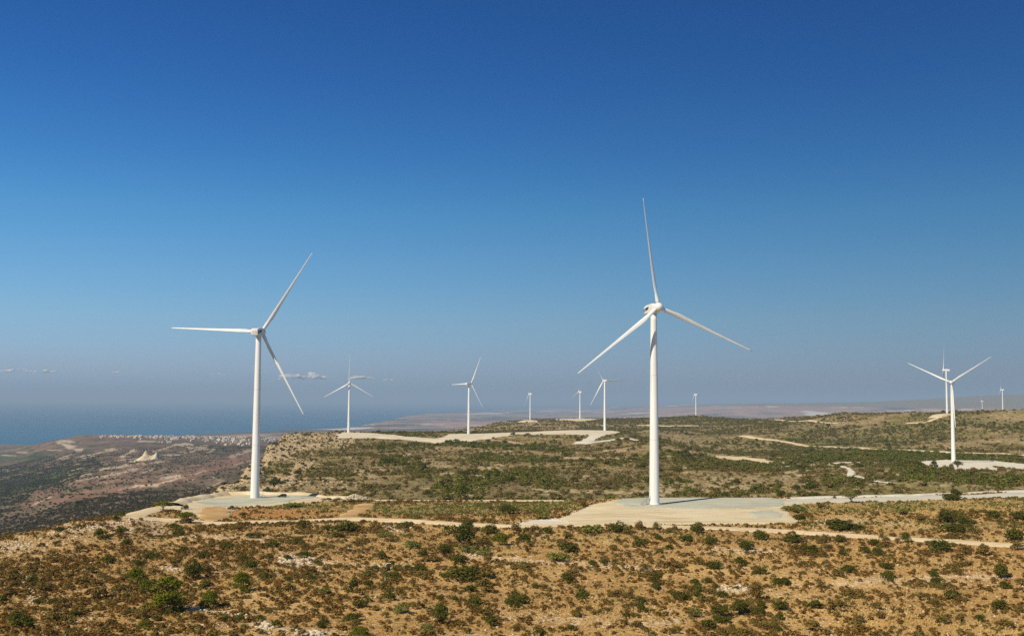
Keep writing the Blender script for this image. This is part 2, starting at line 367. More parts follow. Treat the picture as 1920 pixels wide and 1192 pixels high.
# the low country on the left: red banks, pale scars, green valley floor
for pts, h, a in (([(60,945),(120,935),(230,918),(330,900),(400,880),(460,860)], 6, 1), ([(150,905),(215,890),(250,878)], 7, .9), ([(0,870),(110,868)], 5, .5), ([(190,845),(260,842),(320,838)], 6, .5), ([(330,893),(380,885),(440,872)], 5, 1), ([(75,925),(100,921)], 6, 1), ([(400,872),(470,850)], 9, .7)):
    stroke('red', pts, h, 1350, 5600, a, h)
for pts, h, a in (([(215,917),(290,908),(330,898)], 1.3, 1), ([(255,910),(290,908)], 1.6, 1), ([(60,947),(90,933)], 1.4, .9), ([(115,830),(135,838),(145,843)], 2.2, 1), ([(118,827),(132,828)], 2.6, 1), ([(140,858),(180,850),(225,842)], 1.4, .8), ([(195,845),(215,843)], 2.4, .9), ([(230,855),(250,844)], 2.0, .9),
        ([(190,880),(215,876),(240,872)], 1.8, .9), ([(195,893),(250,880)], 2.2, .8), ([(150,900),(180,893)], 1.8, .8), ([(305,896),(335,892)], 2.2, 1), ([(310,856),(345,850),(372,843)], 1.0, .9), ([(290,846),(330,834),(355,838),(372,843),(400,842)], .9, .8), ([(262,827),(290,827)], 1.6, .8), ([(330,832),(355,833)], 2.0, .9), ([(400,896),(415,900)], 2.0, .7),
        ([(145,848),(150,830)], 1.0, .5), ([(90,843),(115,844)], 1.0, .6), ([(5,853),(28,854)], .8, .7), ([(35,847),(48,848)], 1.2, .6), ([(255,870),(300,866)], 1.6, .6), ([(155,893),(165,889)], 3, .7), ([(120,912),(135,906)], 1.4, .7), ([(440,855),(465,845)], 2.5, .6), ([(390,915),(420,900)], 1.5, .6)):
    stroke('pale', pts, h, 1350, 6600, a * .85, h * 1.3, .9)
rs_ = np.random.default_rng(71)
for k_ in range(46):
    u_, v_ = rs_.uniform(95, 470), rs_.uniform(840, 915); v_ = max(v_, 835); L_ = rs_.uniform(8, 34)
    stroke('pale' if k_ % 3 else 'red', [(u_, v_), (u_ + L_, v_ - L_ * rs_.uniform(.1, .4))], rs_.uniform(.5, 1.3), 1500, 6000, rs_.uniform(.4, .8), 1.2, .9)
for pts, h, a in (([(-20,930),(60,905),(110,890)], 26, 1), ([(-20,870),(60,862)], 14, .8), ([(95,893),(112,890)], 3, 1)):
    stroke('veg', pts, h, 1350, 7900, a, h)
# bands of field and scrub on the far plain
PL = ss(7500, 9000, GY)
bn = fbm(GX / 2600 + 3, GY / 2300, 4, 501); bn2 = fbm(GX / 900, GY / 2600, 3, 517)
ATT['red'] = np.maximum(ATT['red'], (PL * ss(.05, .3, bn) * .8).astype(np.float32))
ATT['pale'] = np.maximum(ATT['pale'], (PL * ss(.38, .5, bn2) * .8).astype(np.float32))
ATT['veg'] = np.maximum(ATT['veg'], (PL * ss(.1, .35, -bn) * .8 * np.clip(1.1 - GX / 9000, .15, 1)).astype(np.float32))
for pts, h in (([(700,813),(735,812),(790,811)], .7), ([(780,795),(845,796)], .9), ([(840,786),(880,787)], .8), ([(660,797),(700,796)], 1.5), ([(950,772),(1010,769),(1080,768)], .9), ([(1110,773),(1150,772)], .7), ([(1340,766),(1420,762)], .7), ([(1660,770),(1760,769),(1820,768)], 1.6), ([(1790,768),(1820,767)], 2), ([(1560,764),(1620,763)], .8), ([(1170,783),(1260,780)], .7)):
    stroke('pale', pts, h * .6, 7000, 40000, .6, h, 1.0)
rimrock = np.clip(1 - np.abs(GE + 62) / 14, 0, 1)

nr, nc = GX.shape
idx = np.arange(nr * nc, dtype=np.int32).reshape(nr, nc)
F = np.stack([idx[:-1, :-1], idx[:-1, 1:], idx[1:, 1:], idx[1:, :-1]], -1).reshape(-1, 4)
gme = npmesh('ground', np.stack([GX, GY, GE + HC], -1).reshape(-1, 3), F, True)
lowA = np.clip((-GE - 76) / 22, 0, 1) * ss(420, 480, GY)
midA = ss(470, 570, GY)
for nm, arr in (('veg', ATT['veg']), ('pale', ATT['pale']), ('red', ATT['red']), ('rock', ATT['rock']), ('low', lowA), ('mid', midA), ('plain', PL)):
    a_ = gme.attributes.new(nm, 'FLOAT', 'POINT'); a_.data.foreach_set('value', arr.astype(np.float32).ravel())

g = NT('ground_cover')
P = g.pos()
n1 = g.noise(.035, 5); n2 = g.noise(.16, 4, .6); n3 = g.noise(.75, 3, .65); n4 = g.noise(2.6, 2, .6)
# the near hillside: tan soil, straw, stones
n0 = g.noise(.018, 4, .6); n5 = g.noise(.33, 4, .7)
soil = g.mix(g.rng(n2, .35, .65), (0.313, 0.150, 0.036), (0.534, 0.305, 0.097))
soil = g.mix(g.math('MULTIPLY', g.rng(n1, .48, .60), .8), soil, (0.681, 0.439, 0.169))
soil = g.mix(g.math('MULTIPLY', g.rng(n0, .50, .66), .75), soil, (0.276, 0.127, 0.029))
soil = g.mix(g.math('MULTIPLY', g.attr('red'), .85), soil, (0.405, 0.150, 0.032))
straw = g.mix(g.rng(n4, .42, .58), (0.175, 0.086, 0.019), (0.736, 0.472, 0.176))
near = g.mix(g.math('MULTIPLY', g.rng(n3, .40, .56), g.rng(n5, .30, .60, .35, 1.0)), soil, straw)
near = g.mix(g.math('MULTIPLY', g.attr('veg'), g.rng(n2, .2, .55, .45, 1)), near, g.mix(n4, (0.097, 0.086, 0.010), (0.202, 0.162, 0.023)))
near = g.mix(g.math('MULTIPLY', g.attr('red'), g.rng(n3, .3, .6, .75, .35)), near, (0.423, 0.163, 0.032))
stone = g.rng(g.math('ADD', g.noise(.9, 4, .7), g.math('MULTIPLY', g.attr('rock'), .15)), .59, .645)
near = g.mix(stone, near, g.mix(n4, (.60, 0.431, .25), (.82, 0.641, .43)))
# the plateau beyond: grey-olive scrub, green belts, pale scraps
m1 = g.noise(.012, 5, .6); m2 = g.noise(.06, 4, .65); m3 = g.noise(.22, 3, .7)
mv = g.pos((1, .45, 1)); m4 = g.noise(.11, 5, .75, mv)
mid = g.mix(g.rng(m4, .40, .60), (.125, .092, .030), (.38, .265, .110))
mid = g.mix(g.math('MULTIPLY', g.rng(m1, .42, .60), .8), mid, g.mix(g.rng(m4, .4, .6), (.145, .125, .028), (.30, .235, .075)))
m0 = g.noise(.005, 4, .6)
mid = g.mix(g.math('MULTIPLY', g.rng(m0, .48, .60), .65), mid, g.mix(m3, (.13, .105, .050), (.36, .26, .13)))
mid = g.mix(g.math('MULTIPLY', g.attr('veg'), .8), mid, g.mix(g.rng(m3, .35, .65), (.070, .080, .012), (.235, .215, .040)))
mst = g.rng(g.math('ADD', g.noise(.16, 4, .75, mv), g.math('MULTIPLY', g.attr('rock'), .16)), .615, .675)
mid = g.mix(g.math('MULTIPLY', g.attr('rock'), .95), mid, g.mix(g.rng(m3, .42, .58), (.24, .155, .060), (.58, .41, .19)))
mid = g.mix(g.math('MULTIPLY', mst, .75), mid, (.56, .44, .28))
# the low country
l1 = g.noise(.0035, 6, .65); l2 = g.noise(.02, 4, .7); l3 = g.noise(.0011, 4, .6)
lo = g.mix(g.rng(l2, .4, .62), (.060, .052, .028), (.170, .125, .078))
lo = g.mix(g.rng(l1, .50, .62), lo, g.mix(l2, (.110, .082, .050), (.27, .185, .125)))
lo = g.mix(g.math('MULTIPLY', g.rng(l3, .46, .60), .7), lo, g.mix(g.rng(l2, .4, .6), (.12, .080, .048), (.33, .205, .130)))
lo = g.mix(g.math('MULTIPLY', g.attr('veg'), .9), lo, g.mix(g.rng(l2, .4, .6), (.022, .036, .018), (.085, .105, .032)))
lo = g.mix(g.math('MULTIPLY', g.attr('red'), g.rng(l2, .3, .6, .5, 1)), lo, (.235, .135, .088))
lo = g.mix(g.attr('pale'), lo, (.60, .47, .32))
lst = g.rng(g.noise(.03, 3, .7), .66, .74)
lo = g.mix(g.math('MULTIPLY', lst, .55), lo, (.34, .27, .18))
pv = g.pos((.00045, .00022, .0))
p1 = g.noise(1.0, 6, .65, pv); p2 = g.noise(4.0, 5, .7, pv)
pl = g.mix(g.rng(p2, .42, .58), (.12, .095, .07), (.44, .285, .18))
pl = g.mix(g.math('MULTIPLY', g.attr('veg'), .8), pl, (.055, .065, .05))
pl = g.mix(g.math('MULTIPLY', g.attr('red'), .8), pl, (.50, .26, .155))
pl = g.mix(g.attr('pale'), pl, (.80, .70, .56))
lo = g.mix(g.attr('plain'), lo, pl)
allc = g.mix(g.attr('mid'), near, mid)
allc = g.mix(g.attr('low'), allc, lo)
ground_mat = g.surf(allc, .95, .1, bump=g.math('ADD', g.math('MULTIPLY', n3, .6), g.math('MULTIPLY', n4, .3)), bstr=.7, bdist=.5)
ground = link('ground', gme, None, ground_mat); tag(ground, 'dry tan and olive limestone upland falling away to a coastal plain', 'ground', kind='structure')

# ---------------------------------------------------------------- the sea
nx = 40
xs = np.concatenate([np.linspace(-130000, -12000, 12), np.linspace(-11000, 60000, 18), np.linspace(70000, 130000, 6)])
ys = np.array([2500, 4000, 6000, 8000, 11000, 15000, 22000, 32000, 48000, 70000, 100000, 135000], float)
sx, sy = np.meshgrid(xs, ys); sid = np.arange(sx.size).reshape(sx.shape)
SF = np.stack([sid[:-1, :-1], sid[:-1, 1:], sid[1:, 1:], sid[1:, :-1]], -1).reshape(-1, 4)
sm = NT('sea_water')
wv_ = sm.noise(.004, 6, .7, sm.pos((1, .35, 1)))
seacol = sm.mix(sm.rng(sm.noise(.00025, 4), .4, .6), (.020, .115, .215), (.028, .145, .255))
sea_mat = sm.surf(sm.mix(sm.rng(wv_, .35, .7), seacol, (.034, .15, .25)), .6, .4)
sea = link('sea', npmesh('sea', np.stack([sx, sy, np.zeros_like(sx)], -1).reshape(-1, 3), SF), None, sea_mat)
tag(sea, 'calm blue sea reaching to the hazy horizon', 'sea', kind='structure')

# ---------------------------------------------------------------- the air
bm = bmesh.new()
box(bm, (0, 67000, (HC + 330 - 112) / 2), (300000, 142000, HC + 330 + 112))
hz = bpy.data.materials.new('air'); hz.use_nodes = True; ht = hz.node_tree; ht.nodes.clear()
ho = ht.nodes.new('ShaderNodeOutputMaterial'); hv = ht.nodes.new('ShaderNodeVolumePrincipled')
hv.inputs['Color'].default_value = (.575, .755, .945, 1); hv.inputs['Density'].default_value = 4.4e-5; hv.inputs['Anisotropy'].default_value = 0.0
ht.links.new(hv.outputs[0], ho.inputs['Volume'])
haze = link('haze', bm_mesh('haze', bm), None, hz); tag(haze, 'thin blue haze lying over the plain and the sea', 'haze', kind='stuff')
# ---------------------------------------------------------------- roads, tracks and gravel pads
from mathutils.geometry import delaunay_2d_cdt
def inside(poly, x, y):
    poly = np.asarray(poly); c = np.zeros(np.shape(x), bool); j = len(poly) - 1
    for i in range(len(poly)):
        xi, yi = poly[i]; xj, yj = poly[j]
        c ^= ((yi > y) != (yj > y)) & (x < (xj - xi) * (y - yi) / (yj - yi + 1e-12) + xi); j = i
    return c
BARE = []           # world outlines and lines kept free of plants
def spline(pts, n):
    p = np.asarray(pts, float); t = np.concatenate([[0], np.cumsum(np.hypot(*np.diff(p, axis=0).T) + 1e-6)])
    return pchip(t, p, np.linspace(0, t[-1], n))
def gravel(name, c1, c2, c3=None, sc=.3):
    q = NT(name); a = q.noise(sc * .22, 6, .65); b = q.noise(sc * 4, 3, .7); d = q.noise(.09, 4, .65, q.pos((.35, 1.6, 1)), 1.5)
    c = q.mix(q.rng(a, .38, .62), c1, c2)
    c = q.mix(q.math('MULTIPLY', q.rng(d, .50, .62), .75), c, c3 or c2)
    c = q.mix(q.math('MULTIPLY', q.rng(b, .50, .68), .5), c, c3 or c2)
    return q.surf(c, .95, .1, bump=b, bstr=.6, bdist=.3)
M_cream = gravel('cream_gravel', (.70, .56, .335), (.80, .67, .44), (.56, .42, .23))
M_white = gravel('white_gravel', (.76, .67, .51), (.84, .77, .61), (.62, .52, .37))
M_grey = gravel('grey_gravel', (.50, .485, .36), (.61, .58, .43), (.37, .345, .25))
M_road = gravel('road_gravel', (.60, .56, .44), (.70, .64, .50), (.50, .46, .35))
M_cut = gravel('cutting_marl', (.72, .61, .42), (.82, .72, .52), (.52, .40, .25))
M_track = gravel('dirt_track_soil', (.74, .56, .32), (.84, .68, .43), (.60, .42, .22))
M_pink = gravel('pink_track_soil', (.52, .34, .21), (.60, .42, .28), (.42, .26, .15))
M_sand = gravel('orange_sand', (.54, .32, .12), (.68, .46, .22), (.40, .22, .08))

def strip(name, px, width, mat, lift, label, ymin=120, ymax=60000, wn=.12, seed=0, world=None, bank=False):
    """a track draped over the ground along a line of picture points"""
    w0 = [hit(u, v, ymin, ymax) for u, v in px] if world is None else world
    L = sum(math.dist(a, b) for a, b in zip(w0[:-1], w0[1:])); n = max(8, int(L / max(width * .35, 1.2)))
    c = spline(w0, n)
    t = np.gradient(c, axis=0); t /= np.linalg.norm(t, axis=1)[:, None] + 1e-9; nrm = np.stack([-t[:, 1], t[:, 0]], -1)
    K = 7; rows = []
    s = np.cumsum(np.hypot(*np.gradient(c, axis=0).T))
    for k in range(K):
        o = (k / (K - 1) - .5) * width
        j = (vnoise(s / (width * 1.3), s * 0 + k // 3, 900 + seed) + .6 * vnoise(s / (width * .4), s * 0 + 5 + k // 3, 901 + seed)) * width * wn * (abs(k - 3) / 3)
        rows.append(c + nrm * (o + j * np.sign(o if o else 1))[:, None] if np.ndim(j) else c)
    V = np.stack(rows, 1).reshape(-1, 2)
    z = HC + ground_e(V[:, 0], V[:, 1]) + lift
    ed = np.tile(np.array([-.9, 0, .1, 0.05, .1, 0, -.9]), n) * min(lift, .3)
    if bank: ed = np.tile(np.array([-1.25, -.6, -.12, 0, -.15, -.65, -1.25]), n) * lift + np.repeat(vnoise(s / 5, s * 0, 970 + seed), K) * lift * .25
    z = z + ed
    ii = np.arange(n * K).reshape(n, K)
    Fq = np.stack([ii[:-1, :-1], ii[:-1, 1:], ii[1:, 1:], ii[1:, :-1]], -1).reshape(-1, 4)
    o = link(name, npmesh(name, np.column_stack([V, z]), Fq, True), None, mat)
    BARE.append(('line', c, width * .5)); return tag(o, label, 'track' if 'track' in name else 'bank' if bank else 'road', kind='structure')

def pad(name, px, mat, lift, label, step, ymin=120, ymax=60000, rough=.5, seed=0, cat='gravel pad', keep=True):
    """a surface draped over the ground inside a closed outline of picture points"""
    w0 = [hit(u, v, ymin, ymax) for u, v in px]; w0.append(w0[0])
    p = np.asarray(w0); out = []
    for a, b in zip(p[:-1], p[1:]):
        m = max(2, int(math.dist(a, b) / (step * .8)))
        for k in range(m): out.append(a + (b - a) * k / m)
    out = np.array(out)
    out = (np.roll(out, 1, 0) + 2 * out + np.roll(out, -1, 0)) / 4
    out = out + rough * step * np.stack([vnoise(out[:, 0] / step / 2, out[:, 1] / step / 2, 40 + seed), vnoise(out[:, 0] / step / 2, out[:, 1] / step / 2, 60 + seed)], -1)
    x0, y0 = out.min(0); x1, y1 = out.max(0)
    gx, gy = np.meshgrid(np.arange(x0, x1, step), np.arange(y0, y1, step)); gx = gx.ravel(); gy = gy.ravel()
    q = inside(out, gx, gy)
    pts = [Vector(a) for a in out] + [Vector((a, b)) for a, b in zip(gx[q], gy[q])]
    n = len(out)
    vv, _, ff, *_ = delaunay_2d_cdt(pts, [(i, (i + 1) % n) for i in range(n)], [], 0, 1e-4)
    V = np.array([(a.x, a.y) for a in vv]); Fq = np.array([f for f in ff if len(f) == 3])
    cen = V[Fq].mean(1); Fq = Fq[inside(out, cen[:, 0], cen[:, 1])]
    z = HC + ground_e(V[:, 0], V[:, 1]) + lift
    d = np.array([np.min(np.hypot(out[:, 0] - a, out[:, 1] - b)) for a, b in V]); z = z - (d < step * .15) * min(lift * .9, .25)
    me = npmesh(name, np.column_stack([V, z]), Fq, True)
    o = link(name, me, None, mat)
    if keep: BARE.append(('poly', out, 0))
    return tag(o, label, cat, kind='structure')

# right-hand turbine: cream apron, grey crane pad, road to the right
pad('gravel_apron', [(1040,974),(1075,962),(1112,946),(1150,938),(1200,935),(1300,934),(1420,934),(1482,935),(1500,946),(1468,950),(1478,960),(1495,975),(1490,981),(1380,983),(1280,983),(1160,981),(1080,983)], M_cream, .25, 'cream gravel apron around the right-hand turbine', 2.0, 330, 520, .5, 1)
pad('crane_pad', [(1148,944),(1165,936),(1225,934.5),(1330,934),(1440,934),(1475,937),(1470,948),(1440,953),(1300,955),(1180,952)], M_grey, .50, 'grey gravel crane pad under the right-hand turbine', 1.6, 330, 520, .4, 2)
pad('gravel_patch', [(1400,962),(1440,957),(1472,964),(1462,972),(1420,973)], M_grey, .48, 'grey gravel patch on the cream apron', 1.5, 330, 520, .5, 3)
strip('access_road', [(1450,942),(1520,939),(1600,938),(1700,934.5),(1800,931.5),(1880,929),(1960,927)], 19, M_road, .35, 'pale access road leading right from the turbine pad', 330, 560, .05, 4)
strip('road_berm', [(1480,935),(1560,932.5),(1640,930.5),(1720,928),(1790,925.5),(1960,923)], 6, M_road, .7, 'low white berm along the back of the access road', 330, 580, .25, 5, bank=True)
# left-hand turbine
pad('gravel_apron', [(318,952),(335,942),(370,935),(420,926.5),(520,926),(600,926.5),(660,928),(690,934),(700,938),(640,939),(580,942),(540,944),(500,949),(440,952),(430,962),(418,972),(392,978),(372,968),(345,962)], M_cream, .25, 'cream gravel apron around the left-hand turbine', 2.2, 380, 600, .5, 6)
pad('crane_pad', [(360,944),(390,937),(440,932.5),(520,931.5),(600,932.5),(565,936.5),(540,941),(500,946),(440,950),(390,949)], M_grey, .50, 'grey gravel crane pad under the left-hand turbine', 2.0, 380, 600, .4, 7)
strip('spoil_bank', [(322,949),(345,940),(380,934),(425,928),(470,927),(530,927),(600,927.5),(650,930),(688,936)], 9, M_cream, 1.5, 'low cream bank of spoil behind the left-hand crane pad', 380, 620, .25, 31, bank=True)
pad('sand_slope', [(372,958),(392,951),(424,952),(434,960),(424,972),(395,979),(380,973)], M_sand, .48, 'orange sand washed down from the left-hand pad', 1.6, 380, 600, 1.3, 8, 'sand slope')
strip('dirt_track', [(318,950),(285,955),(258,962),(246,967),(262,972),(300,974),(350,976.5),(430,981),(520,978),(600,975),(660,973.5),(700,974),(800,979),(870,984),(960,987),(1040,985),(1120,984),(1200,985),(1280,989),(1400,993),(1480,997),(1600,1005),(1700,1011),(1800,1016),(1960,1024)], 9.5, M_track, .35, 'dusty cream dirt track winding across the hillside', 250, 520, .10, 9)
pad('gravel_verge', [(960,984),(1000,975),(1040,972),(1085,975),(1110,983),(1060,986),(1000,987)], M_white, .2, 'pale gravel verge where the track meets the pad', 1.6, 330, 480, .6, 10)
strip('ridge_track', [(690,938),(760,938.5),(860,938.5),(960,939),(1060,939)], 9, M_cream, .4, 'thin cream track along the back edge of the near plateau', 440, 560, .2, 11)
strip('rutted_track', [(645,972),(662,961),(680,950),(692,941)], 6.5, M_sand, .3, 'orange rutted track climbing to the left-hand pad', 380, 560, .2, 12)
# the plateau beyond
pad('turbine_pad', [(632,814),(645,810.5),(700,812),(712,813.5),(735,815),(770,819),(823,822),(838,816),(845,813.5),(900,813),(928,812),(986,810),(1074,806.5),(1149,807.5),(1168,811),(1137,816.5),(1112,816.5),(1069,814),(973,814),(933,820),(900,824),(885,828),(860,827),(815,832),(772,826),(697,821.5),(634,821)], M_cut, .5, 'long cream cutting and pads below three turbines on the ridge', 7, 1150, 1950, .4, 13)
strip('haul_track', [(905,824),(933,826),(981,835),(1036,841),(1064,844)], 9, M_pink, .7, 'pinkish track dropping from the long cream cutting', 1100, 1800, .15, 14)
strip('haul_track', [(1127,814),(1112,821),(1100,827),(1083,833)], 17, M_white, .7, 'pale track running down from the pad of the middle turbine', 1100, 1800, .1, 15)
strip('haul_track', [(1090,833),(1124,828),(1175,822),(1217,817),(1224,816)], 14, M_white, .7, 'pale track reaching right behind the tall turbine', 1100, 1850, .1, 16)
pad('turbine_pad', [(968,791),(982,787.5),(994,786.5),(1004,788),(1010,790),(995,792),(975,793)], M_cream, .8, 'small cream pad on the far ridge', 9, 2400, 3500, .4, 17)
pad('turbine_pad', [(1031,786.5),(1042,784.5),(1090,785),(1130,785.5),(1108,788),(1095,790.5),(1070,789),(1050,788)], M_cream, .8, 'wide cream pad on the far ridge crest', 9, 2400, 3500, .4, 18)
strip('ridge_track', [(995,791.5),(1030,793),(1072,797)], 10, M_pink, .9, 'pale track below the small far pad', 2300, 3400, .2, 19)
strip('ridge_track', [(1062,801),(1105,799.5),(1140,798)], 11, M_pink, .9, 'pale track crossing the face of the far ridge', 2200, 3400, .2, 20)
strip('ridge_track', [(1118,797),(1180,798),(1227,797.5),(1312,798.5)], 11, M_cream, .9, 'pale track crossing the far ridge behind the tall tower', 2200, 3400, .2, 21)
strip('hill_track', [(1388,817),(1430,823),(1500,834),(1560,838),(1650,843),(1740,846),(1830,850),(1930,854)], 15, M_track, .7, 'long cream track slanting down the right-hand hillside', 1250, 2600, .15, 22)
pad('quarry_floor', [(1334,857),(1350,854.5),(1400,856.5),(1430,860),(1452,866),(1440,870),(1405,862),(1360,860)], M_track, .5, 'cream scraped patch in the right-hand valley', 6, 1000, 1900, .6, 23)
strip('valley_track', [(1452,877),(1490,873),(1530,870),(1565,869),(1590,867),(1640,867.5),(1700,869)], 7, M_white, .5, 'thin white track through the green valley', 850, 1500, .2, 24)
strip('valley_track', [(1580,874),(1594,881),(1596,889),(1585,894)], 5, M_white, .5, 'short pale track turning down from the valley track', 750, 1500, .2, 25)
strip('valley_track', [(1606,893),(1630,899),(1650,904),(1675,907)], 5, M_white, .5, 'pale rutted track in the scrub right of the valley', 650, 1300, .25, 26)
pad('turbine_pad', [(1716,867.5),(1735,863.5),(1784,862.5),(1849,863.5),(1881,866),(1930,871),(1930,881),(1881,876),(1857,872),(1881,883),(1912,893),(1881,892.5),(1833,888),(1804,886),(1780,881),(1752,876)], M_white, .45, 'white pad and spoil below the right-hand turbine', 3.5, 900, 1400, .5, 27)
pad('turbine_pad', [(1738,784),(1752,777.5),(1776,775.5),(1784,777),(1770,780),(1760,783.5)], M_cream, .7, 'cream pad on the right-hand crest', 6, 1700, 2200, .5, 28)
strip('hill_track', [(1700,793.5),(1735,792),(1752,786),(1775,780)], 9, M_track, .7, 'cream track curling up to the crest pad', 1600, 2200, .25, 29)
strip('hill_track', [(1400,786.5),(1460,787.5),(1500,789.5),(1585,792)], 9, M_cream, .8, 'pale track along the right-hand skyline', 1900, 3000, .25, 30)

def bare(x, y, grow=0.0):
    m = np.zeros(len(x), bool)
    for kind, p, w in BARE:
        p = np.asarray(p); lo_ = p.min(0) - w - grow - 2; hi_ = p.max(0) + w + grow + 2
        k = np.nonzero((x > lo_[0]) & (x < hi_[0]) & (y > lo_[1]) & (y < hi_[1]))[0]
        if len(k) == 0: continue
        if kind == 'poly': m[k] |= inside(p, x[k], y[k])
        else:
            d = np.full(len(k), 1e9)
            for a in p[::2]: d = np.minimum(d, np.hypot(x[k] - a[0], y[k] - a[1]))
            m[k] |= d < w + grow
    return m
# ---------------------------------------------------------------- wind turbines
q = NT('white_turbine_paint'); _a = q.noise(.25, 3, .5, q.pos((1, 1, .12)))
M_paint = q.surf(q.mix(q.rng(_a, .35, .7), (.79, .785, .75), (.70, .69, .645)), .45, .35)
q = NT('white_tower_paint'); tc = q.n('TexCoord'); sp = q.n('SeparateXYZ'); q.set(sp, 0, tc.outputs['Object']); mp = q.n('Mapping'); mp.inputs['Scale'].default_value = (1.6, 1.6, .05); q.set(mp, 'Vector', tc.outputs['Object'])
_s = q.noise(1.0, 4, .6, mp.outputs[0]); _w = q.math('PINGPONG', sp.outputs[2], 13.0); seam = q.rng(_w, .16, .10)
_c = q.mix(q.rng(_s, .45, .75), (.80, .79, .75), (.66, .64, .58)); M_tower = q.surf(q.mix(q.math('MULTIPLY', seam, .5), _c, (.45, .44, .41)), .45, .35)
q = NT('grey_nacelle_cover'); M_nac = q.surf(q.mix(q.rng(q.noise(.8, 3), .4, .65), (.74, .735, .70), (.66, .65, .61)), .5, .3)
q = NT('dark_louvre'); M_dark = q.surf(q.mix(q.noise(3, 2), (.018, .03, .035), (.03, .045, .05)), .5, .3)
q = NT('pale_grille'); M_grille = q.surf(q.mix(q.noise(6, 2), (.40, .42, .44), (.55, .56, .57)), .5, .3)
q = NT('galvanised_steel'); M_steel = q.surf(q.mix(q.noise(4, 3), (.30, .30, .29), (.42, .42, .40)), .55, .5, Metallic=.35)
q = NT('footing_concrete'); M_conc = q.surf(q.mix(q.noise(1.2, 4), (.38, .36, .31), (.48, .46, .40)), .9, .1)

HUB = 79.4
def tower_mesh():
    bm = bmesh.new(); n = 40; rings = []
    prof = [(-3, 2.12), (0, 2.12), (.35, 2.12), (.36, 2.06)]
    for z in np.linspace(.8, 77.5, 26): prof.append((z, 2.06 - (2.06 - 1.24) * (z / 77.5) ** 1.05))
    for z, r in sorted(prof): rings.append([(r * math.cos(2*math.pi*i/n), r * math.sin(2*math.pi*i/n), z) for i in range(n)])
    loft(bm, rings); return bm_mesh('tower', bm, True)

def nacelle_mesh():
    bm = bmesh.new(); rings = []
    def sec(y, hw, z0, z1, rr=.45):
        out = []
        for cx, cz, a0 in ((hw - rr, z1 - rr, 0), (-hw + rr, z1 - rr, 90), (-hw + rr, z0 + rr, 180), (hw - rr, z0 + rr, 270)):
            for k in range(5):
                a = R(a0 + 22.5 * k); out.append((cx + rr * math.cos(a), y, cz + rr * math.sin(a)))
        return out
    for y, hw, z0, z1, rr in ((-6.5, 1.45, -1.45, 1.15, .25), (-6.42, 1.62, -1.60, 1.32, .35), (-5.2, 1.72, -1.75, 1.60, .38), (-3.2, 1.75, -1.85, 1.85, .4), (1.4, 1.75, -1.85, 1.88, .4), (2.4, 1.70, -1.75, 1.80, .55), (3.0, 1.55, -1.55, 1.60, .8), (3.1, 1.3, -1.3, 1.3, .9)):
        rings.append(sec(y, hw, z0, z1, rr))
    loft(bm, rings)
    # yaw collar under the nacelle
    tube(bm, (0, 0, -2.25), (0, 0, -1.7), 1.38, 28)
    me = bm_mesh('nacelle', bm, True)
    return me

def hub_mesh():
    bm = bmesh.new(); n = 28; rings = []
    for y, r in ((3.0, 1.35), (3.25, 1.62), (3.7, 1.72), (5.4, 1.70), (6.0, 1.55), (6.45, 1.22), (6.75, .78), (6.9, .3), (6.92, .05)):
        rings.append([(r * math.cos(2*math.pi*i/n), y, r * math.sin(2*math.pi*i/n)) for i in range(n)])
    loft(bm, rings)
    return bm

PITCHDEG = 19.0
def blade_mesh(pitch):
    """span along +Z, tangent along +X, rotor axis along +Y"""
    bm = bmesh.new(); rings = []; n = 18
    st = [(1.2, 1.9, 1.0), (2.6, 1.9, 1.0), (4.0, 2.1, .82), (6.0, 2.65, .52), (8.5, 3.1, .36), (11, 3.0, .29), (15, 2.6, .25), (20, 2.12, .22), (26, 1.66, .20), (32, 1.28, .18), (37, .98, .17), (41, .80, .16), (43.5, .62, .15), (45.1, .36, .2)]
    for r, c, th in st:
        f = (r - 1.2) / 44.6; tw = R(pitch + 13 * (1 - f) ** 2.2); blend = min(max((r - 2.6) / 5.0, 0), 1)
        c = c * (.63 if r > 5 else .85); ring = []
        for i in range(n):
            a = 2 * math.pi * i / n
            x = math.cos(a) * c * .5; y = math.sin(a) * c * th * .5
            x = x + blend * c * .18                                  # sweep the chord back behind the pitch axis
            y = y * (1 - blend * .55 * max(math.cos(a), 0)) + blend * .02 * c
            X = x * math.cos(tw) - y * math.sin(tw); Y = x * math.sin(tw) + y * math.cos(tw)
            ring.append((X, Y + .9 * f * f, r))
        rings.append(ring)
    loft(bm, rings); return bm_mesh('blade', bm, True)

ME = {'tower': tower_mesh(), 'nacelle': nacelle_mesh(), 'blade': blade_mesh(PITCHDEG)}
hb = hub_mesh()
ME['hub'] = bm_mesh('hub', hb, True)
def vent_meshes():
    bm = bmesh.new(); pts = [(-6.0, -.75), (-2.2, -.30), (-1.1, .25), (-1.1, .80), (-1.6, .92), (-6.0, .30)]
    a = [bm.verts.new((1.70, y, z)) for y, z in pts]; b = [bm.verts.new((1.79, y, z)) for y, z in pts]
    bm.faces.new(a[::-1]); bm.faces.new(b)
    for i in range(len(pts)): bm.faces.new((a[i], a[(i+1) % 6], b[(i+1) % 6], b[i]))
    m1 = bm_mesh('side_vent', bm, False)
    bm = bmesh.new()
    for k in range(3):
        z0 = -.48 + .17 * k
        for (y, w) in ((-4.7, 1.9),):
            box(bm, (1.80, y, z0 + .13), (.05, w, .13))
    m2 = bm_mesh('vent_grille', bm, False)
    return m1, m2
ME['side_vent'], ME['vent_grille'] = vent_meshes()
bm = bmesh.new()
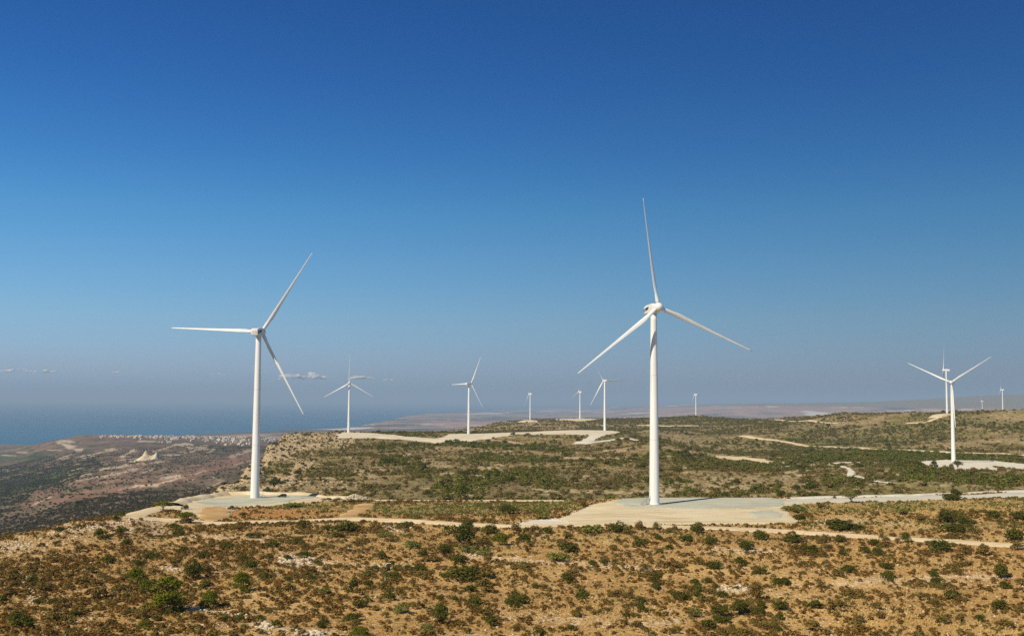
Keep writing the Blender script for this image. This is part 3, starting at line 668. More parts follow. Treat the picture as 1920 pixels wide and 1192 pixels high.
for x in (-.5, .5):
    tube(bm, (x, -5.3, 1.4), (x, -5.3, 2.9), .05, 6)
    tube(bm, (x - .3, -5.3, 2.9), (x + .3, -5.3, 2.9), .04, 6); tube(bm, (x, -5.5, 2.75), (x, -5.0, 2.75), .06, 6)
ME['wind_sensor'] = bm_mesh('wind_sensor', bm, False)
bm = bmesh.new(); tube(bm, (-.35, -6.44, .0), (-.35, -6.55, .0), .38, 16); box(bm, (.75, -6.48, -.1), (.7, .12, 1.1))
ME['rear_hatch'] = bm_mesh('rear_hatch', bm, False)

def stair_parts(t, ang):
    """tower door, landing and steps; ang is the local direction the steps face"""
    m = Matrix.Rotation(ang, 4, 'Z')
    bm = bmesh.new(); box(bm, (2.02, 0, 3.35), (.14, .95, 2.1)); me = bm_mesh('door', bm, False); me.transform(m)
    d = link('door', me, t, M_nac)
    bm = bmesh.new(); tube(bm, (2.1, .32, 3.3), (2.17, .32, 3.3), .06, 8); me = bm_mesh('handle', bm, False); me.transform(m); link('handle', me, d, M_dark)
    bm = bmesh.new(); box(bm, (2.75, 0, 2.24), (1.3, 1.3, .1))
    for k in range(9): box(bm, (3.55 + .26 * k, 0, 2.0 - .24 * k), (.28, 1.1, .06))
    for s in (-.6, .6):
        tube(bm, (3.4, s, 2.15), (5.75, s, -.05), .08, 6)
        tube(bm, (3.3, s, 2.2), (3.3, s, 0), .07, 6)
    me = bm_mesh('stair', bm, False); me.transform(m); st = link('stair', me, t, M_steel)
    bm = bmesh.new()
    for s in (-.62, .62):
        tube(bm, (2.1, s, 3.25), (3.4, s, 3.25), .05, 6); tube(bm, (3.4, s, 3.25), (5.8, s, 1.0), .05, 6)
        for x, z0, z1 in ((2.15, 2.25, 3.25), (3.4, 2.2, 3.25), (4.6, 1.05, 2.1), (5.8, 0, 1.0)): tube(bm, (x, s, z0), (x, s, z1), .045, 6)
    me = bm_mesh('handrail', bm, False); me.transform(m); link('handrail', me, st, M_steel)

def turbine(u, v, Y, az, alpha, label, near=False, stair=None, hubv=None):
    d = ray(u, v); x = d[0] / d[1] * Y; z = HC + d[2] / d[1] * Y
    if hubv is not None:                          # base out of sight behind a ridge: height taken from the hub
        dh = ray(u, hubv); z = HC + dh[2] / dh[1] * Y - HUB
    t = empty('wind_turbine', (x, Y, z), -R(az)); tag(t, label, 'wind turbine', 'wind turbines of the ridge-top wind farm')
    link('tower', ME['tower'], t, M_tower)
    n = link('nacelle', ME['nacelle'], t, M_nac); n.location = (0, 0, HUB); n.rotation_euler = (R(3), 0, 0)
    if near:
        for s in (1, -1):
            sv = link('side_vent', ME['side_vent'], n, M_dark); sv.scale = (s, 1, 1); sv.matrix_parent_inverse = Matrix()
            link('vent_grille', ME['vent_grille'], sv, M_grille)
        link('wind_sensor', ME['wind_sensor'], n, M_steel); link('rear_hatch', ME['rear_hatch'], n, M_grille)
        b = bmesh.new(); tube(b, (0, 0, -3), (0, 0, .12), 3.1, 40); link('footing', bm_mesh('footing', b, False), t, M_conc)
    h = link('hub', ME['hub'], t, M_paint); h.location = (0, 0, HUB); h.rotation_euler = (R(3), 0, 0)
    away = math.cos(R(az)) > 0
    T = Matrix.Translation((0, 0, HUB)) @ Matrix.Rotation(R(3), 4, 'X') @ Matrix.Translation((0, 4.6, 0))
    for k in range(3):
        a = R(alpha + 120 * k)
        if not away: a = math.pi - a
        # local X is to the right of the axis; blade span (cos a, 0, sin a)
        rot = Matrix(((math.sin(a), 0, math.cos(a)), (0, 1, 0), (-math.cos(a), 0, math.sin(a)))).to_4x4()
        b = link('blade', ME['blade'], t, M_paint); b.matrix_local = T @ rot
    if stair is not None: stair_parts(t, stair)
    return t
turbine(1227, 945, 442, 163, 97.5, 'tallest wind turbine, right of centre, hub turned towards the camera, on a grey pad', True, R(0) )
turbine(477.5, 938.5, 513, 5, 57.5, 'big wind turbine on the left cliff edge, seen from behind, black car near its base', True, R(20))
turbine(653.5, 812, 1725, 172, 90, 'distant wind turbine facing the camera, small cloud behind its hub')
turbine(878.5, 816, 1672, 43, 62, 'distant wind turbine between the two big ones, one blade pointing level to the left')
turbine(994, 788, 3243, -56, 2, 'far small wind turbine on the little pad left on the far ridge')
turbine(1087.5, 785.5, 3180, -50, 88, 'far small wind turbine on the wide cream pad of the far ridge crest')
turbine(1134, 807.5, 1725, -20, 1, 'distant wind turbine just left of the tall tower, one blade pointing level to the right')
turbine(1305, 783, 3560, -55, 115, 'far small wind turbine right of the tall tower, rising from behind a green ridge', hubv=739.5)
turbine(1776, 775.5, 1977, -66, 90, 'edge-on wind turbine on the right-hand crest, partly behind a nearer one')
turbine(1788, 866.5, 1088, 207, 34, 'wind turbine on the white pad at right with two blades raised in a wide V')
turbine(1842, 773, 5900, -62, 84, 'smallest and farthest wind turbine, low on the right-hand skyline', hubv=752)
turbine(1880.5, 772, 3700, -52, 100, 'far wind turbine nearest the right edge of the photo', hubv=730.5)

# ---------------------------------------------------------------- the car on the left-hand pad
q = NT('black_car_paint'); M_car = q.surf((.012, .014, .018), .22, .5, **{'Coat Weight': .6})
q = NT('car_glass'); M_glass = q.surf((.02, .03, .035), .06, .6)
q = NT('tyre_rubber'); M_tyre = q.surf((.015, .015, .015), .85, .2)
q = NT('alloy_rim'); M_rim = q.surf((.45, .46, .48), .35, .5, Metallic=.8)
q = NT('lamp_lens'); M_lens = q.surf((.75, .76, .75), .15, .6)
q = NT('red_lens'); M_red = q.surf((.35, .012, .01), .2, .5)
def car(x, y, rz):
    t = empty('parked_car', (x, y, gz(x, y) + .5), rz); tag(t, 'black estate car parked in the tower shadow on the left-hand gravel pad', 'car')
    bm = bmesh.new()       # length along X, nose at -X
    prof = [(-2.2, .42), (-2.25, .62), (-2.12, .86), (-1.15, 1.0), (-.95, 1.03), (1.95, 1.06), (2.12, .98), (2.18, .6), (2.12, .4), (1.75, .3), (-1.8, .3)]
    rings = []
    for yy, sc in ((-.9, .94), (-.8, 1.0), (.8, 1.0), (.9, .94)):
        rings.append([(px * (1 if sc == 1 else .985), yy, .62 + (pz - .62) * sc) for px, pz in prof])
    loft(bm, rings); link('body', bm_mesh('body', bm, False), t, M_car)
    bm = bmesh.new(); rings = []
    for xx, hw, z1 in ((-1.15, .74, 1.02), (-.55, .68, 1.50), (-.2, .66, 1.62), (1.2, .66, 1.64), (1.75, .66, 1.56), (2.08, .72, 1.03)):
        rings.append([(xx, -.78, .98), (xx, .78, .98), (xx, hw, z1), (xx, -hw, z1)])
    loft(bm, rings); cab = link('cabin', bm_mesh('cabin', bm, False), t, M_car)
    for s in (-1, 1):
        bm = bmesh.new()
        for x0, x1 in ((-.75, .15), (.25, 1.05), (1.15, 1.72)):
            vs = [bm.verts.new(p) for p in ((x0 if x0 > -.7 else -.88, s * .785, 1.08), (x1, s * .785, 1.08), (x1 - .02, s * .70, 1.5), (x0 + (.02 if x0 > -.7 else .22), s * .70, 1.5))]
            bm.faces.new(vs if s < 0 else vs[::-1])
        r_ = bmesh.ops.solidify(bm, geom=bm.faces[:], thickness=.02); link('side_window', bm_mesh('side_window', bm, False), t, M_glass)
        for xx in (-1.4, 1.35):
            bm = bmesh.new(); tube(bm, (xx, s * .72, .34), (xx, s * .93, .34), .34, 20); w = link('wheel', bm_mesh('wheel', bm, False), t, M_tyre)
            bm = bmesh.new(); tube(bm, (xx, s * .90, .34), (xx, s * .945, .34), .2, 14); link('rim', bm_mesh('rim', bm, False), w, M_rim)
        bm = bmesh.new(); box(bm, (-2.2, s * .68, .74), (.14, .32, .16)); link('headlight', bm_mesh('headlight', bm, False), t, M_lens)
        bm = bmesh.new(); box(bm, (2.15, s * .74, .86), (.1, .2, .24)); link('tail_light', bm_mesh('tail_light', bm, False), t, M_red)
    bm = bmesh.new()
    vs = [bm.verts.new(p) for p in ((-1.17, -.66, 1.06), (-1.17, .66, 1.06), (-.60, .60, 1.48), (-.60, -.60, 1.48))]; bm.faces.new(vs); bmesh.ops.solidify(bm, geom=bm.faces[:], thickness=.03)
    link('windscreen', bm_mesh('windscreen', bm, False), t, M_glass)
cx_, cy_ = hit(529, 933.8, 440, 600); car(cx_, cy_, R(8))

# ---------------------------------------------------------------- small things on the slope
q = NT('white_plastic'); M_white_pl = q.surf(q.mix(q.noise(5, 3), (.78, .77, .72), (.66, .64, .58)), .4, .4)
px_, py_ = hit(724, 1065.5)
t = empty('bent_pipe', (px_, py_, gz(px_, py_))); tag(t, 'white pipe bent into an arch in front of a dark shrub', 'pipe')
bm = bmesh.new(); rings = []
arc = [(0, 0)] + [(-.28 + 1.05 - 1.05 * math.cos(R(a)), .5 + .95 * math.sin(R(a))) for a in range(0, 125, 12)]
for k, (ax, az_) in enumerate(arc):
    rr = .085
    p0 = arc[max(k-1, 0)]; p1 = arc[min(k+1, len(arc)-1)]; dx, dz = p1[0]-p0[0], p1[1]-p0[1]; L_ = math.hypot(dx, dz); dx /= L_; dz /= L_
    rings.append([(ax + rr * math.cos(2*math.pi*i/10) * dz, rr * math.sin(2*math.pi*i/10), az_ - rr * math.cos(2*math.pi*i/10) * dx) for i in range(10)])
loft(bm, rings); link('arch', bm_mesh('arch', bm, True), t, M_white_pl)
bm = bmesh.new(); tube(bm, (0, 0, -.3), (-.02, 0, .62), .24, 12, .12); link('base_sleeve', bm_mesh('base_sleeve', bm, True), t, M_white_pl)
bm = bmesh.new(); tube(bm, (0, 0, -.3), (0, 0, 1.25), .075, 8); tube(bm, (0, 0, 1.25), (0, 0, 1.33), .075, 8, .02)
post_me = bm_mesh('marker_post', bm, False)
bm = bmesh.new(); tube(bm, (0, 0, 1.0), (0, 0, 1.13), .082, 8); band_me = bm_mesh('reflector_band', bm, False)
for (u, v), lb in (((625, 986), 'thin white marker post beside the dark spreading bush below the track'), ((561, 1016), 'short white marker post standing in a low bush on the left slope'),
                   ((722, 1091), 'thin white marker post in front of the bush below the bent white pipe'), ((892, 976), 'white marker post behind the big carob tree by the track')):
    x, y = hit(u, v); p = empty('marker_post', (x, y, gz(x, y))); tag(p, lb, 'post', 'white marker posts on the slope')
    link('post', post_me, p, M_white_pl); link('reflector_band', band_me, p, M_steel)

# rocks: shared shapes
rng = np.random.default_rng(5)
q = NT('pale_limestone'); _n = q.noise(1.6, 4, .65)
M_rock = q.surf(q.mix(q.rng(_n, .35, .65), (.46, .35, .22), (.70, .59, .42)), .95, .1, bump=_n, bstr=.5)
q2 = NT('tan_limestone')
def rock_vf(seed):
    bm = bmesh.new(); bmesh.ops.create_icosphere(bm, subdivisions=1, radius=.5)
    r = np.random.default_rng(seed)
    for v in bm.verts: v.co *= r.uniform(.72, 1.18)
    V = np.array([v.co[:] for v in bm.verts]); F = np.array([[v.index for v in f.verts] for f in bm.faces]); bm.free()
    V[:, 2] *= .7; return V, F
M_tanrock = q2.surf(q2.mix(q2.rng(q2.noise(.8, 4, .65), .35, .65), (.38, .27, .14), (.60, .45, .26)), .95, .1)
ROCKS = [rock_vf(s) for s in range(5)]
def rock_cluster(name, pts, sizes, label, cat, mat=None, group=None):
    Vs, Fs, o = [], [], 0
    for (x, y, z), s in zip(pts, sizes):
        V, F = ROCKS[rng.integers(5)]; a = rng.uniform(0, 6.28); c, s_ = math.cos(a), math.sin(a)
        W = V * s * rng.uniform(.75, 1.3, 3); W = np.column_stack([W[:, 0]*c - W[:, 1]*s_, W[:, 0]*s_ + W[:, 1]*c, W[:, 2]]) + (x, y, z)
        Vs.append(W); Fs.append(F + o); o += len(V)
    V = np.concatenate(Vs); org = V.mean(0); org[2] = V[:, 2].min()
    ob = link(name, npmesh(name, V - org, np.concatenate(Fs)), None, mat or M_rock); ob.location = org
    return tag(ob, label, cat, group)
# rubble heap by the left-hand pad
hx, hy = hit(664, 938, 440, 560); pts = []; szs = []
for k in range(520):
    a = rng.uniform(0, 6.28); r = rng.uniform(0, 1) ** .6; xx = r * math.cos(a) * 6.6; yy = r * math.sin(a) * 3.6
    zz = 3.0 * (1 - r) ** .9 + rng.uniform(-.2, .15)
    pts.append((hx + xx + (1.2 if xx > 0 else 0) * r, hy + yy, gz(hx + xx, hy + yy) + zz)); szs.append(rng.uniform(.35, 1.1))
rock_cluster('rubble_heap', pts, szs, 'heap of pale broken rock at the right end of the left-hand pad', 'rubble heap')
# low dry-stone terrace lines
for px, dens, lb in (
    ([(866,1039),(900,1044),(925,1048)], 1.5, 'short line of pale stones just below the big carob tree'),
    ([(930,1050),(985,1054),(1030,1058)], 1.2, 'line of pale stones right of the carob tree terrace'),
    ([(1082,1062),(1130,1064),(1190,1067),(1240,1070)], 1.2, 'long thin terrace line of stones below the right-hand turbine'),
    ([(1335,1028),(1385,1033),(1440,1035)], 1.5, 'terrace line of white stones at right below the track'),
    ([(352,1139),(385,1146),(425,1152),(465,1159)], 1.8, 'bright white line of stones below the big pine tree'),
    ([(565,1022),(610,1026),(665,1031)], 1.0, 'faint terrace line of stones on the left-centre slope'),
    ([(1080,1123),(1100,1124),(1106,1123)], 1.0, 'very short pale stone line under a dark bush near the centre'),
    ([(55,1080),(53,1105),(60,1132)], 1.3, 'upright line of pale stones on the far left slope')):
    w = spline([hit(u, v) for u, v in px], 60); L = float(np.hypot(*np.diff(w, axis=0).T).sum()); n = int(L * dens * 2.2)
    pts = []; szs = []
    for k in range(n):
        x, y = w[rng.integers(60)] + rng.normal(0, .45, 2); s = rng.uniform(.25, .75); pts.append((x, y, gz(x, y) + s * .2 + (rng.uniform(0, .35) if rng.random() < .4 else 0))); szs.append(s)
    rock_cluster('stone_wall', pts, szs, lb, 'stone wall', None, 'low stone terrace lines on the slope')
for (u, v, ru, rv, n), lb in (((555, 1050, 34, 11, 420), 'broad pale rock outcrop on the slope left of the bent white pipe'), ((319, 1066, 16, 6, 110), 'pale rock outcrop up the slope from the big pine tree'),
    ((497, 1174, 17, 8, 150), 'white rock outcrop at the bottom edge left of centre'), ((582, 1188, 26, 5, 140), 'white rock outcrop cut by the bottom edge'), ((742, 990, 30, 7, 170), 'pale broken rock just under the dirt track near the centre'), ((1375, 1104, 30, 9, 130), 'stony clearing with pale rocks on the right slope'),
    ((1555, 985, 40, 12, 200), 'white stony patch above the track right of the turbine pad'), ((80, 995, 80, 16, 420), 'pale rocky lip along the left edge of the hill')):
    pts = []; szs = []
    for k in range(n):
        a = rng.uniform(0, 6.28); r = rng.uniform(0, 1) ** .5
        if u == 80: uu = rng.uniform(0, 250); vv = 1012 - uu * .165 + abs(rng.normal(0, 1)) * 14
        else: uu = u + ru * r * math.cos(a); vv = v + rv * r * math.sin(a)
        x, y = hit(uu, vv, 120, 560); s = rng.uniform(.25, .5) + rng.random() ** 4 * .9; pts.append((x, y, gz(x, y) + s * .12)); szs.append(s)
    rock_cluster('rock_outcrop', pts, szs, lb, 'rock outcrop', None, 'pale rock outcrops on the slope')['kind'] = 'stuff'
# ---------------------------------------------------------------- plants
def leaf_mat(name, dark, light, warm=None):
    q = NT(name); gi = q._g = q.n('NewGeometry'); oi = q.n('ObjectInfo')
    r = gi.outputs['Random Per Island']
    c = q.mix(r, dark, light)
    if warm: c = q.mix(q.math('MULTIPLY', oi.outputs['Random'], .55), c, warm)
    return q.surf(c, .75, .12)
M_green = leaf_mat('dark_green_leaves', (.036, 0.044, .004), (.110, 0.110, .010), (.090, 0.080, .010))
M_pine = leaf_mat('pine_needles', (.050, 0.066, .002), (.180, 0.190, .006), (.130, 0.135, .006))
M_brown = leaf_mat('dry_twigs', (.095, 0.058, .012), (.230, 0.145, .036), (.140, 0.120, .020))
M_olive = leaf_mat('pale_olive_leaves', (.105, 0.110, .018), (.215, 0.205, .040), (.15, 0.150, .04))
M_scrub = leaf_mat('grey_green_scrub', (.078, 0.066, .013), (.235, 0.180, .048), (.205, 0.135, .040))
M_belt = leaf_mat('green_scrub', (.058, 0.070, .007), (.180, 0.185, .020), (.130, 0.125, .016))
M_low = leaf_mat('dark_low_scrub', (.036, 0.036, .014), (.100, 0.085, .038), (.085, 0.065, .034))
M_straw = leaf_mat('dry_straw', (.50, 0.330, .10), (.84, 0.620, .28), (.66, 0.430, .15))
M_phry = leaf_mat('thorny_cushion_scrub', (.088, .040, .007), (.240, .120, .024), (.140, .098, .014))
q = NT('bark'); M_bark = q.surf(q.mix(q.noise(4, 3), (.10, 0.065, .038), (.20, 0.140, .09)), .9, .1)

def leaves(seed, n, size, lobes, inner=.7, flat=0.0, up=.25):
    """many small leaf faces on the shells of a few lobes: (centre, radii) in a unit box, foot at z = 0"""
    r = np.random.default_rng(seed); vol = np.array([np.prod(b) ** .67 for _, b in lobes]); pk = r.choice(len(lobes), n, p=vol / vol.sum())
    d = r.normal(0, 1, (n, 3)); d[:, 2] = np.abs(d[:, 2]) * 1.0 - r.random(n) * .55 * 1.2 if not flat else d[:, 2]
    d /= np.linalg.norm(d, axis=1)[:, None] + 1e-9
    rad = r.uniform(inner, 1.06, n) * (1 + .16 * vnoise(d[:, 0] * 3 + seed, d[:, 1] * 3 + d[:, 2] * 2, seed))
    c = np.array([lobes[k][0] for k in pk]); b = np.array([lobes[k][1] for k in pk]); P = c + d * b * rad[:, None]
    nrm = d + r.normal(0, .55, (n, 3)) + (0, 0, up); nrm /= np.linalg.norm(nrm, axis=1)[:, None]
    a = np.cross(nrm, r.normal(0, 1, (n, 3))); a /= np.linalg.norm(a, axis=1)[:, None] + 1e-9; bb = np.cross(nrm, a)
    s = size * r.uniform(.6, 1.35, n)[:, None]
    V = np.stack([P - a*s, P - bb*s*.6, P + a*s, P + bb*s*.6], 1); V[:, :, 2] = np.maximum(V[:, :, 2], 0.0)
    return V.reshape(-1, 3), np.arange(4 * n).reshape(n, 4)
def lobe_set(seed, k, spread, hgt, rx, rz):
    r = np.random.default_rng(seed); out = []
    for i in range(k):
        a = r.uniform(0, 6.28); d = spread * math.sqrt(r.random()); h = rz * r.uniform(.55, 1.0) + hgt * r.random() * (1 - d / max(spread, .01) * .5)
        s = r.uniform(.7, 1.15); out.append(((d * math.cos(a), d * math.sin(a), h), (rx * s, rx * s, rz * s)))
    return out
def norm(V):
    V = V.copy(); V[:, :2] -= V[:, :2].mean(0); w = 2 * max(np.percentile(np.abs(V[:, 0]), 96), np.percentile(np.abs(V[:, 1]), 96)); V[:, :2] /= w; V[:, 2] /= np.percentile(V[:, 2], 98.5); V[:, 2] -= .06; return V
SH = {'B': [], 'O': [], 'L': []}
for k in range(6):
    V, F = leaves(100 + k, 900, .050, lobe_set(200 + k, 6 + k % 3, .34, .35, .26, .33), .62); SH['B'].append(npmesh('foliage', norm(V), F))
    V, F = leaves(120 + k, 520, .050, lobe_set(220 + k, 5 + k % 3, .34, .40, .22, .30), .45); SH['O'].append(npmesh('foliage', norm(V), F))
    V, F = leaves(140 + k, 700, .050, lobe_set(240 + k, 7, .38, .20, .22, .28), .6); SH['L'].append(npmesh('foliage', norm(V), F))
for m in SH['B']: m.materials.append(M_green)
for m in SH['O']: m.materials.append(M_brown)
for m in SH['L']: m.materials.append(M_olive)
def stem_mesh(seed):
    bm = bmesh.new(); r = random.Random(seed)
    for i in range(4):
        a = r.uniform(0, 6.28); tube(bm, (.02 * math.cos(a), .02 * math.sin(a), -.12), (.2 * math.cos(a), .2 * math.sin(a), .45), .022, 5, .009)
    return bm_mesh('stem', bm, False)
STEM = [stem_mesh(s) for s in range(3)]
for m in STEM: m.materials.append(M_bark)
def tree_parts(seed, kind):
    r = np.random.default_rng(seed); bm = bmesh.new()
    if kind == 'umbrella':
        tube(bm, (0, 0, -.15), (.03, 0, .30), .030, 8, .022); lob = []
        for i in range(9):
            a = i / 9 * 6.28 + r.uniform(-.3, .3); d = r.uniform(.12, .36); c = (d * math.cos(a), d * math.sin(a), r.uniform(.62, .78)); lob.append((c, (.20, 0.200, .17)))
            tube(bm, (.03, 0, .28), (c[0] * .8, c[1] * .8, .6), .016, 5, .006)
        lob.append(((0, 0, .80), (.28, 0.280, .17)))
        V, F = leaves(seed + 1, 1500, .030, lob, .5, 1)
    elif kind == 'cone':
        tube(bm, (0, 0, -.1), (0, 0, .7), .035, 8, .012); lob = []
        for i in range(30):
            h = r.uniform(.12, .90); rr = .52 * math.sqrt(max(1 - (max(h - .28, 0) / .66) ** 2, .02)) ; a = r.uniform(0, 6.28); d = max(rr, .04) * r.uniform(.35, .85)
            c = (d * math.cos(a), d * math.sin(a), h); lob.append((c, (.18, 0.180, .15))); tube(bm, (0, 0, h - .08), (c[0], c[1], h), .012, 5, .005)
        V, F = leaves(seed + 1, 3600, .028, lob, .5, 1)
    else:                                                   # broad, low-branching tree
        tube(bm, (0, 0, -.1), (.02, 0.010, .30), .05, 8, .035); lob = []
        for i in range(12):
            a = r.uniform(0, 6.28); d = .32 * math.sqrt(r.random()); c = (d * math.cos(a), d * math.sin(a), r.uniform(.34, .74) - d * .25); lob.append((c, (.22, 0.220, .21)))
            tube(bm, (.02, 0.010, .26), (c[0] * .8, c[1] * .8, c[2]), .02, 5, .008)
        V, F = leaves(seed + 1, 2200, .030, lob, .6, 1)
    V = V.copy(); w = 2 * max(np.percentile(np.abs(V[:, 0]), 95), np.percentile(np.abs(V[:, 1]), 95)); h = np.percentile(V[:, 2], 99)
    V[:, :2] /= w; V[:, 2] /= h
    tm = bm_mesh('trunk', bm, False); tm.transform(Matrix.Diagonal((1 / w, 1 / w, 1 / h, 1))); tm.materials.append(M_bark)
    return tm, npmesh('crown', V, F)
TR = {k: [tree_parts(300 + 10 * i + j, k) for j in range(3)] for i, k in enumerate(('umbrella', 'cone', 'broad'))}
CROWN = {}
def crown_of(kind, j, mat):
    key = (kind, j, mat.name)
    if key not in CROWN:
        m = TR[kind][j][1].copy(); m.name = 'crown'; m.materials.clear(); m.materials.append(mat); CROWN[key] = m
    return CROWN[key]
prng = random.Random(12)
def place(u, v, wpx, hpx, ymin=120, ymax=3500):
    x, y = hit(u, v, ymin, ymax); return x, y, wpx / FPX * y, hpx / FPX * y
def tree(u, v, wpx, hpx, kind, mat, label, ymin=120, ymax=3500, name='tree'):
    x, y, w, h = place(u, v, wpx, hpx, ymin, ymax)
    t = empty(name, (x, y, gz(x, y)), prng.uniform(0, 6.28)); t.scale = (w, w, h); tag(t, label, 'tree')
    j = prng.randrange(3); link('trunk', TR[kind][j][0], t); link('crown', crown_of(kind, j, mat), t)
    TAKEN.append((x, y, w * .5)); return t
TAKEN = []
tree(312, 1147, 58, 62, 'cone', M_pine, 'largest bright green pine low on the left slope', name='pine_tree')
tree(257, 1096, 31, 32, 'cone', M_pine, 'bright green pine up and left of the largest pine', name='pine_tree')
tree(273, 1114, 22, 27, 'cone', M_pine, 'slim bright green pine touching the left side of the largest pine', name='pine_tree')
tree(391, 1139, 30, 30, 'cone', M_pine, 'loose bright green pine right of the largest pine, above the white stone line', name='pine_tree')
tree(452, 1110, 31, 37, 'cone', M_pine, 'conical green pine with a clear dark shadow on its right, left-centre slope', name='pine_tree')
tree(349, 981, 28, 21, 'umbrella', M_pine, 'flat-topped pine standing at the bend of the dirt track', name='pine_tree')
tree(305, 957, 33, 18, 'umbrella', M_pine, 'wide flat-topped pine beside the pad on the left cliff edge', name='pine_tree')
tree(270, 1181, 22, 18, 'cone', M_pine, 'small pale green pine near the bottom edge on the left', name='pine_tree')
tree(673, 1192, 32, 17, 'cone', M_pine, 'green pine cut by the bottom edge left of centre', name='pine_tree')
tree(860, 1020, 52, 37, 'broad', M_green, 'big dark carob tree just below the track at the centre', name='carob_tree')
tree(877, 995, 25, 21, 'broad', M_green, 'dark tree behind the big carob, reaching over the track', name='carob_tree')
tree(936, 1022, 32, 23, 'broad', M_pine, 'round fresh green tree right of the big carob', name='carob_tree')
tree(905, 1026, 29, 21, 'broad', M_brown, 'greyish brown tree between the big carob and the fresh green tree', name='carob_tree')
tree(832, 1043, 35, 24, 'broad', M_green, 'dark rounded tree down left of the big carob', name='carob_tree')
tree(827, 1168, 35, 38, 'broad', M_green, 'dark green tree alone near the bottom edge at the centre', name='carob_tree')
tree(1595, 943, 28, 20, 'umbrella', M_olive, 'lone yellow-green tree leaning beside the access road', name='tree')
tree(1350, 1156, 40, 21, 'broad', M_green, 'low dark tree at lower right with a black shadow below it', name='carob_tree')
tree(1386, 1150, 40, 24, 'broad', M_green, 'low dark tree joined to the right of another above a clearing', name='carob_tree')
tree(1419, 1124, 33, 33, 'broad', M_brown, 'olive brown tree on the right edge of the stony clearing', name='carob_tree')
tree(1782, 980, 42, 23, 'broad', M_green, 'broad dark green tree on the right above the track', name='carob_tree')
tree(1813, 987, 31, 20, 'broad', M_green, 'dark tree touching the right of the broad one above the track', name='carob_tree')
tree(953, 963, 33, 19, 'broad', M_green, 'dark bushy tree in the green strip behind the track', name='carob_tree')
tree(362, 1085, 38, 33, 'broad', M_green, 'dark ragged tree up the slope right of the largest pine', name='carob_tree')
for u, v, w, h, k, mat, lb in ((1796, 882, 16, 19, 'umbrella', M_green, 'small dark pine just right of the turbine base on the white pad'), (1752, 876, 11, 13, 'cone', M_green, 'small pine at the left end of the white turbine pad'),
    (1784, 879, 8, 10, 'cone', M_brown, 'tiny dark pine just left of the turbine base on the white pad'), (1826, 890, 16, 14, 'broad', M_scrub, 'grey-green tree in front of the white pad spoil'), (1852, 886, 9, 10, 'broad', M_scrub, 'tiny bush-like tree on the white spoil right of the turbine'),
    (1722, 878, 12, 14, 'broad', M_green, 'dark tree left of the white turbine pad'), (862, 936, 32, 34, 'broad', M_belt, 'tall dark green tree clump at the foot of the middle hillside'), (1130, 916, 34, 17, 'broad', M_scrub, 'grey-green tree patch left of the tall tower'),
    (1465, 934, 16, 14, 'broad', M_green, 'dark tree behind the access road near the grey pad'), (1482, 935, 12, 10, 'broad', M_scrub, 'small tree right of another behind the access road'), (1788, 928, 15, 12, 'broad', M_green, 'dark round tree behind the access road at right')):
    tree(u, v, w, h, k, mat, lb, 480, 1800)

# ---- shrubs one can tell apart, read off four enlarged strips of the photograph: x, foot, width, height, kind
T1 = '1545,470,90,80,O 1515,350,75,50,B 800,385,110,50,B 935,255,80,50,B 905,165,65,55,B 740,180,80,55,B 775,205,80,35,B 1130,350,120,50,B 1020,400,90,45,B 1360,310,80,40,B 1690,285,100,55,B 1880,430,90,70,B 1825,370,60,45,B 1300,130,120,40,B 1330,180,110,50,B 1765,145,80,50,O 1880,195,110,35,B 305,260,50,30,B 225,535,70,60,B 520,500,70,50,O 710,555,70,55,O 740,660,100,90,O 600,540,130,60,O 885,590,80,45,O 95,810,110,60,B 150,865,140,80,B 15,680,70,60,B 545,785,80,50,B 815,845,75,45,B 1175,815,70,40,B 1255,770,70,45,B 1460,800,90,35,O 1680,820,70,40,B 1795,825,80,60,B 1820,770,70,55,O 1530,575,80,50,B 1300,385,80,40,O 440,150,60,40,B 270,380,60,35,B 395,325,70,40,O 280,690,80,45,B 390,690,60,45,B 460,690,60,45,O 670,460,70,60,O 590,300,80,55,O 415,255,55,45,O 945,650,40,40,B 365,930,80,50,O 905,35,60,40,B 865,70,60,50,B'
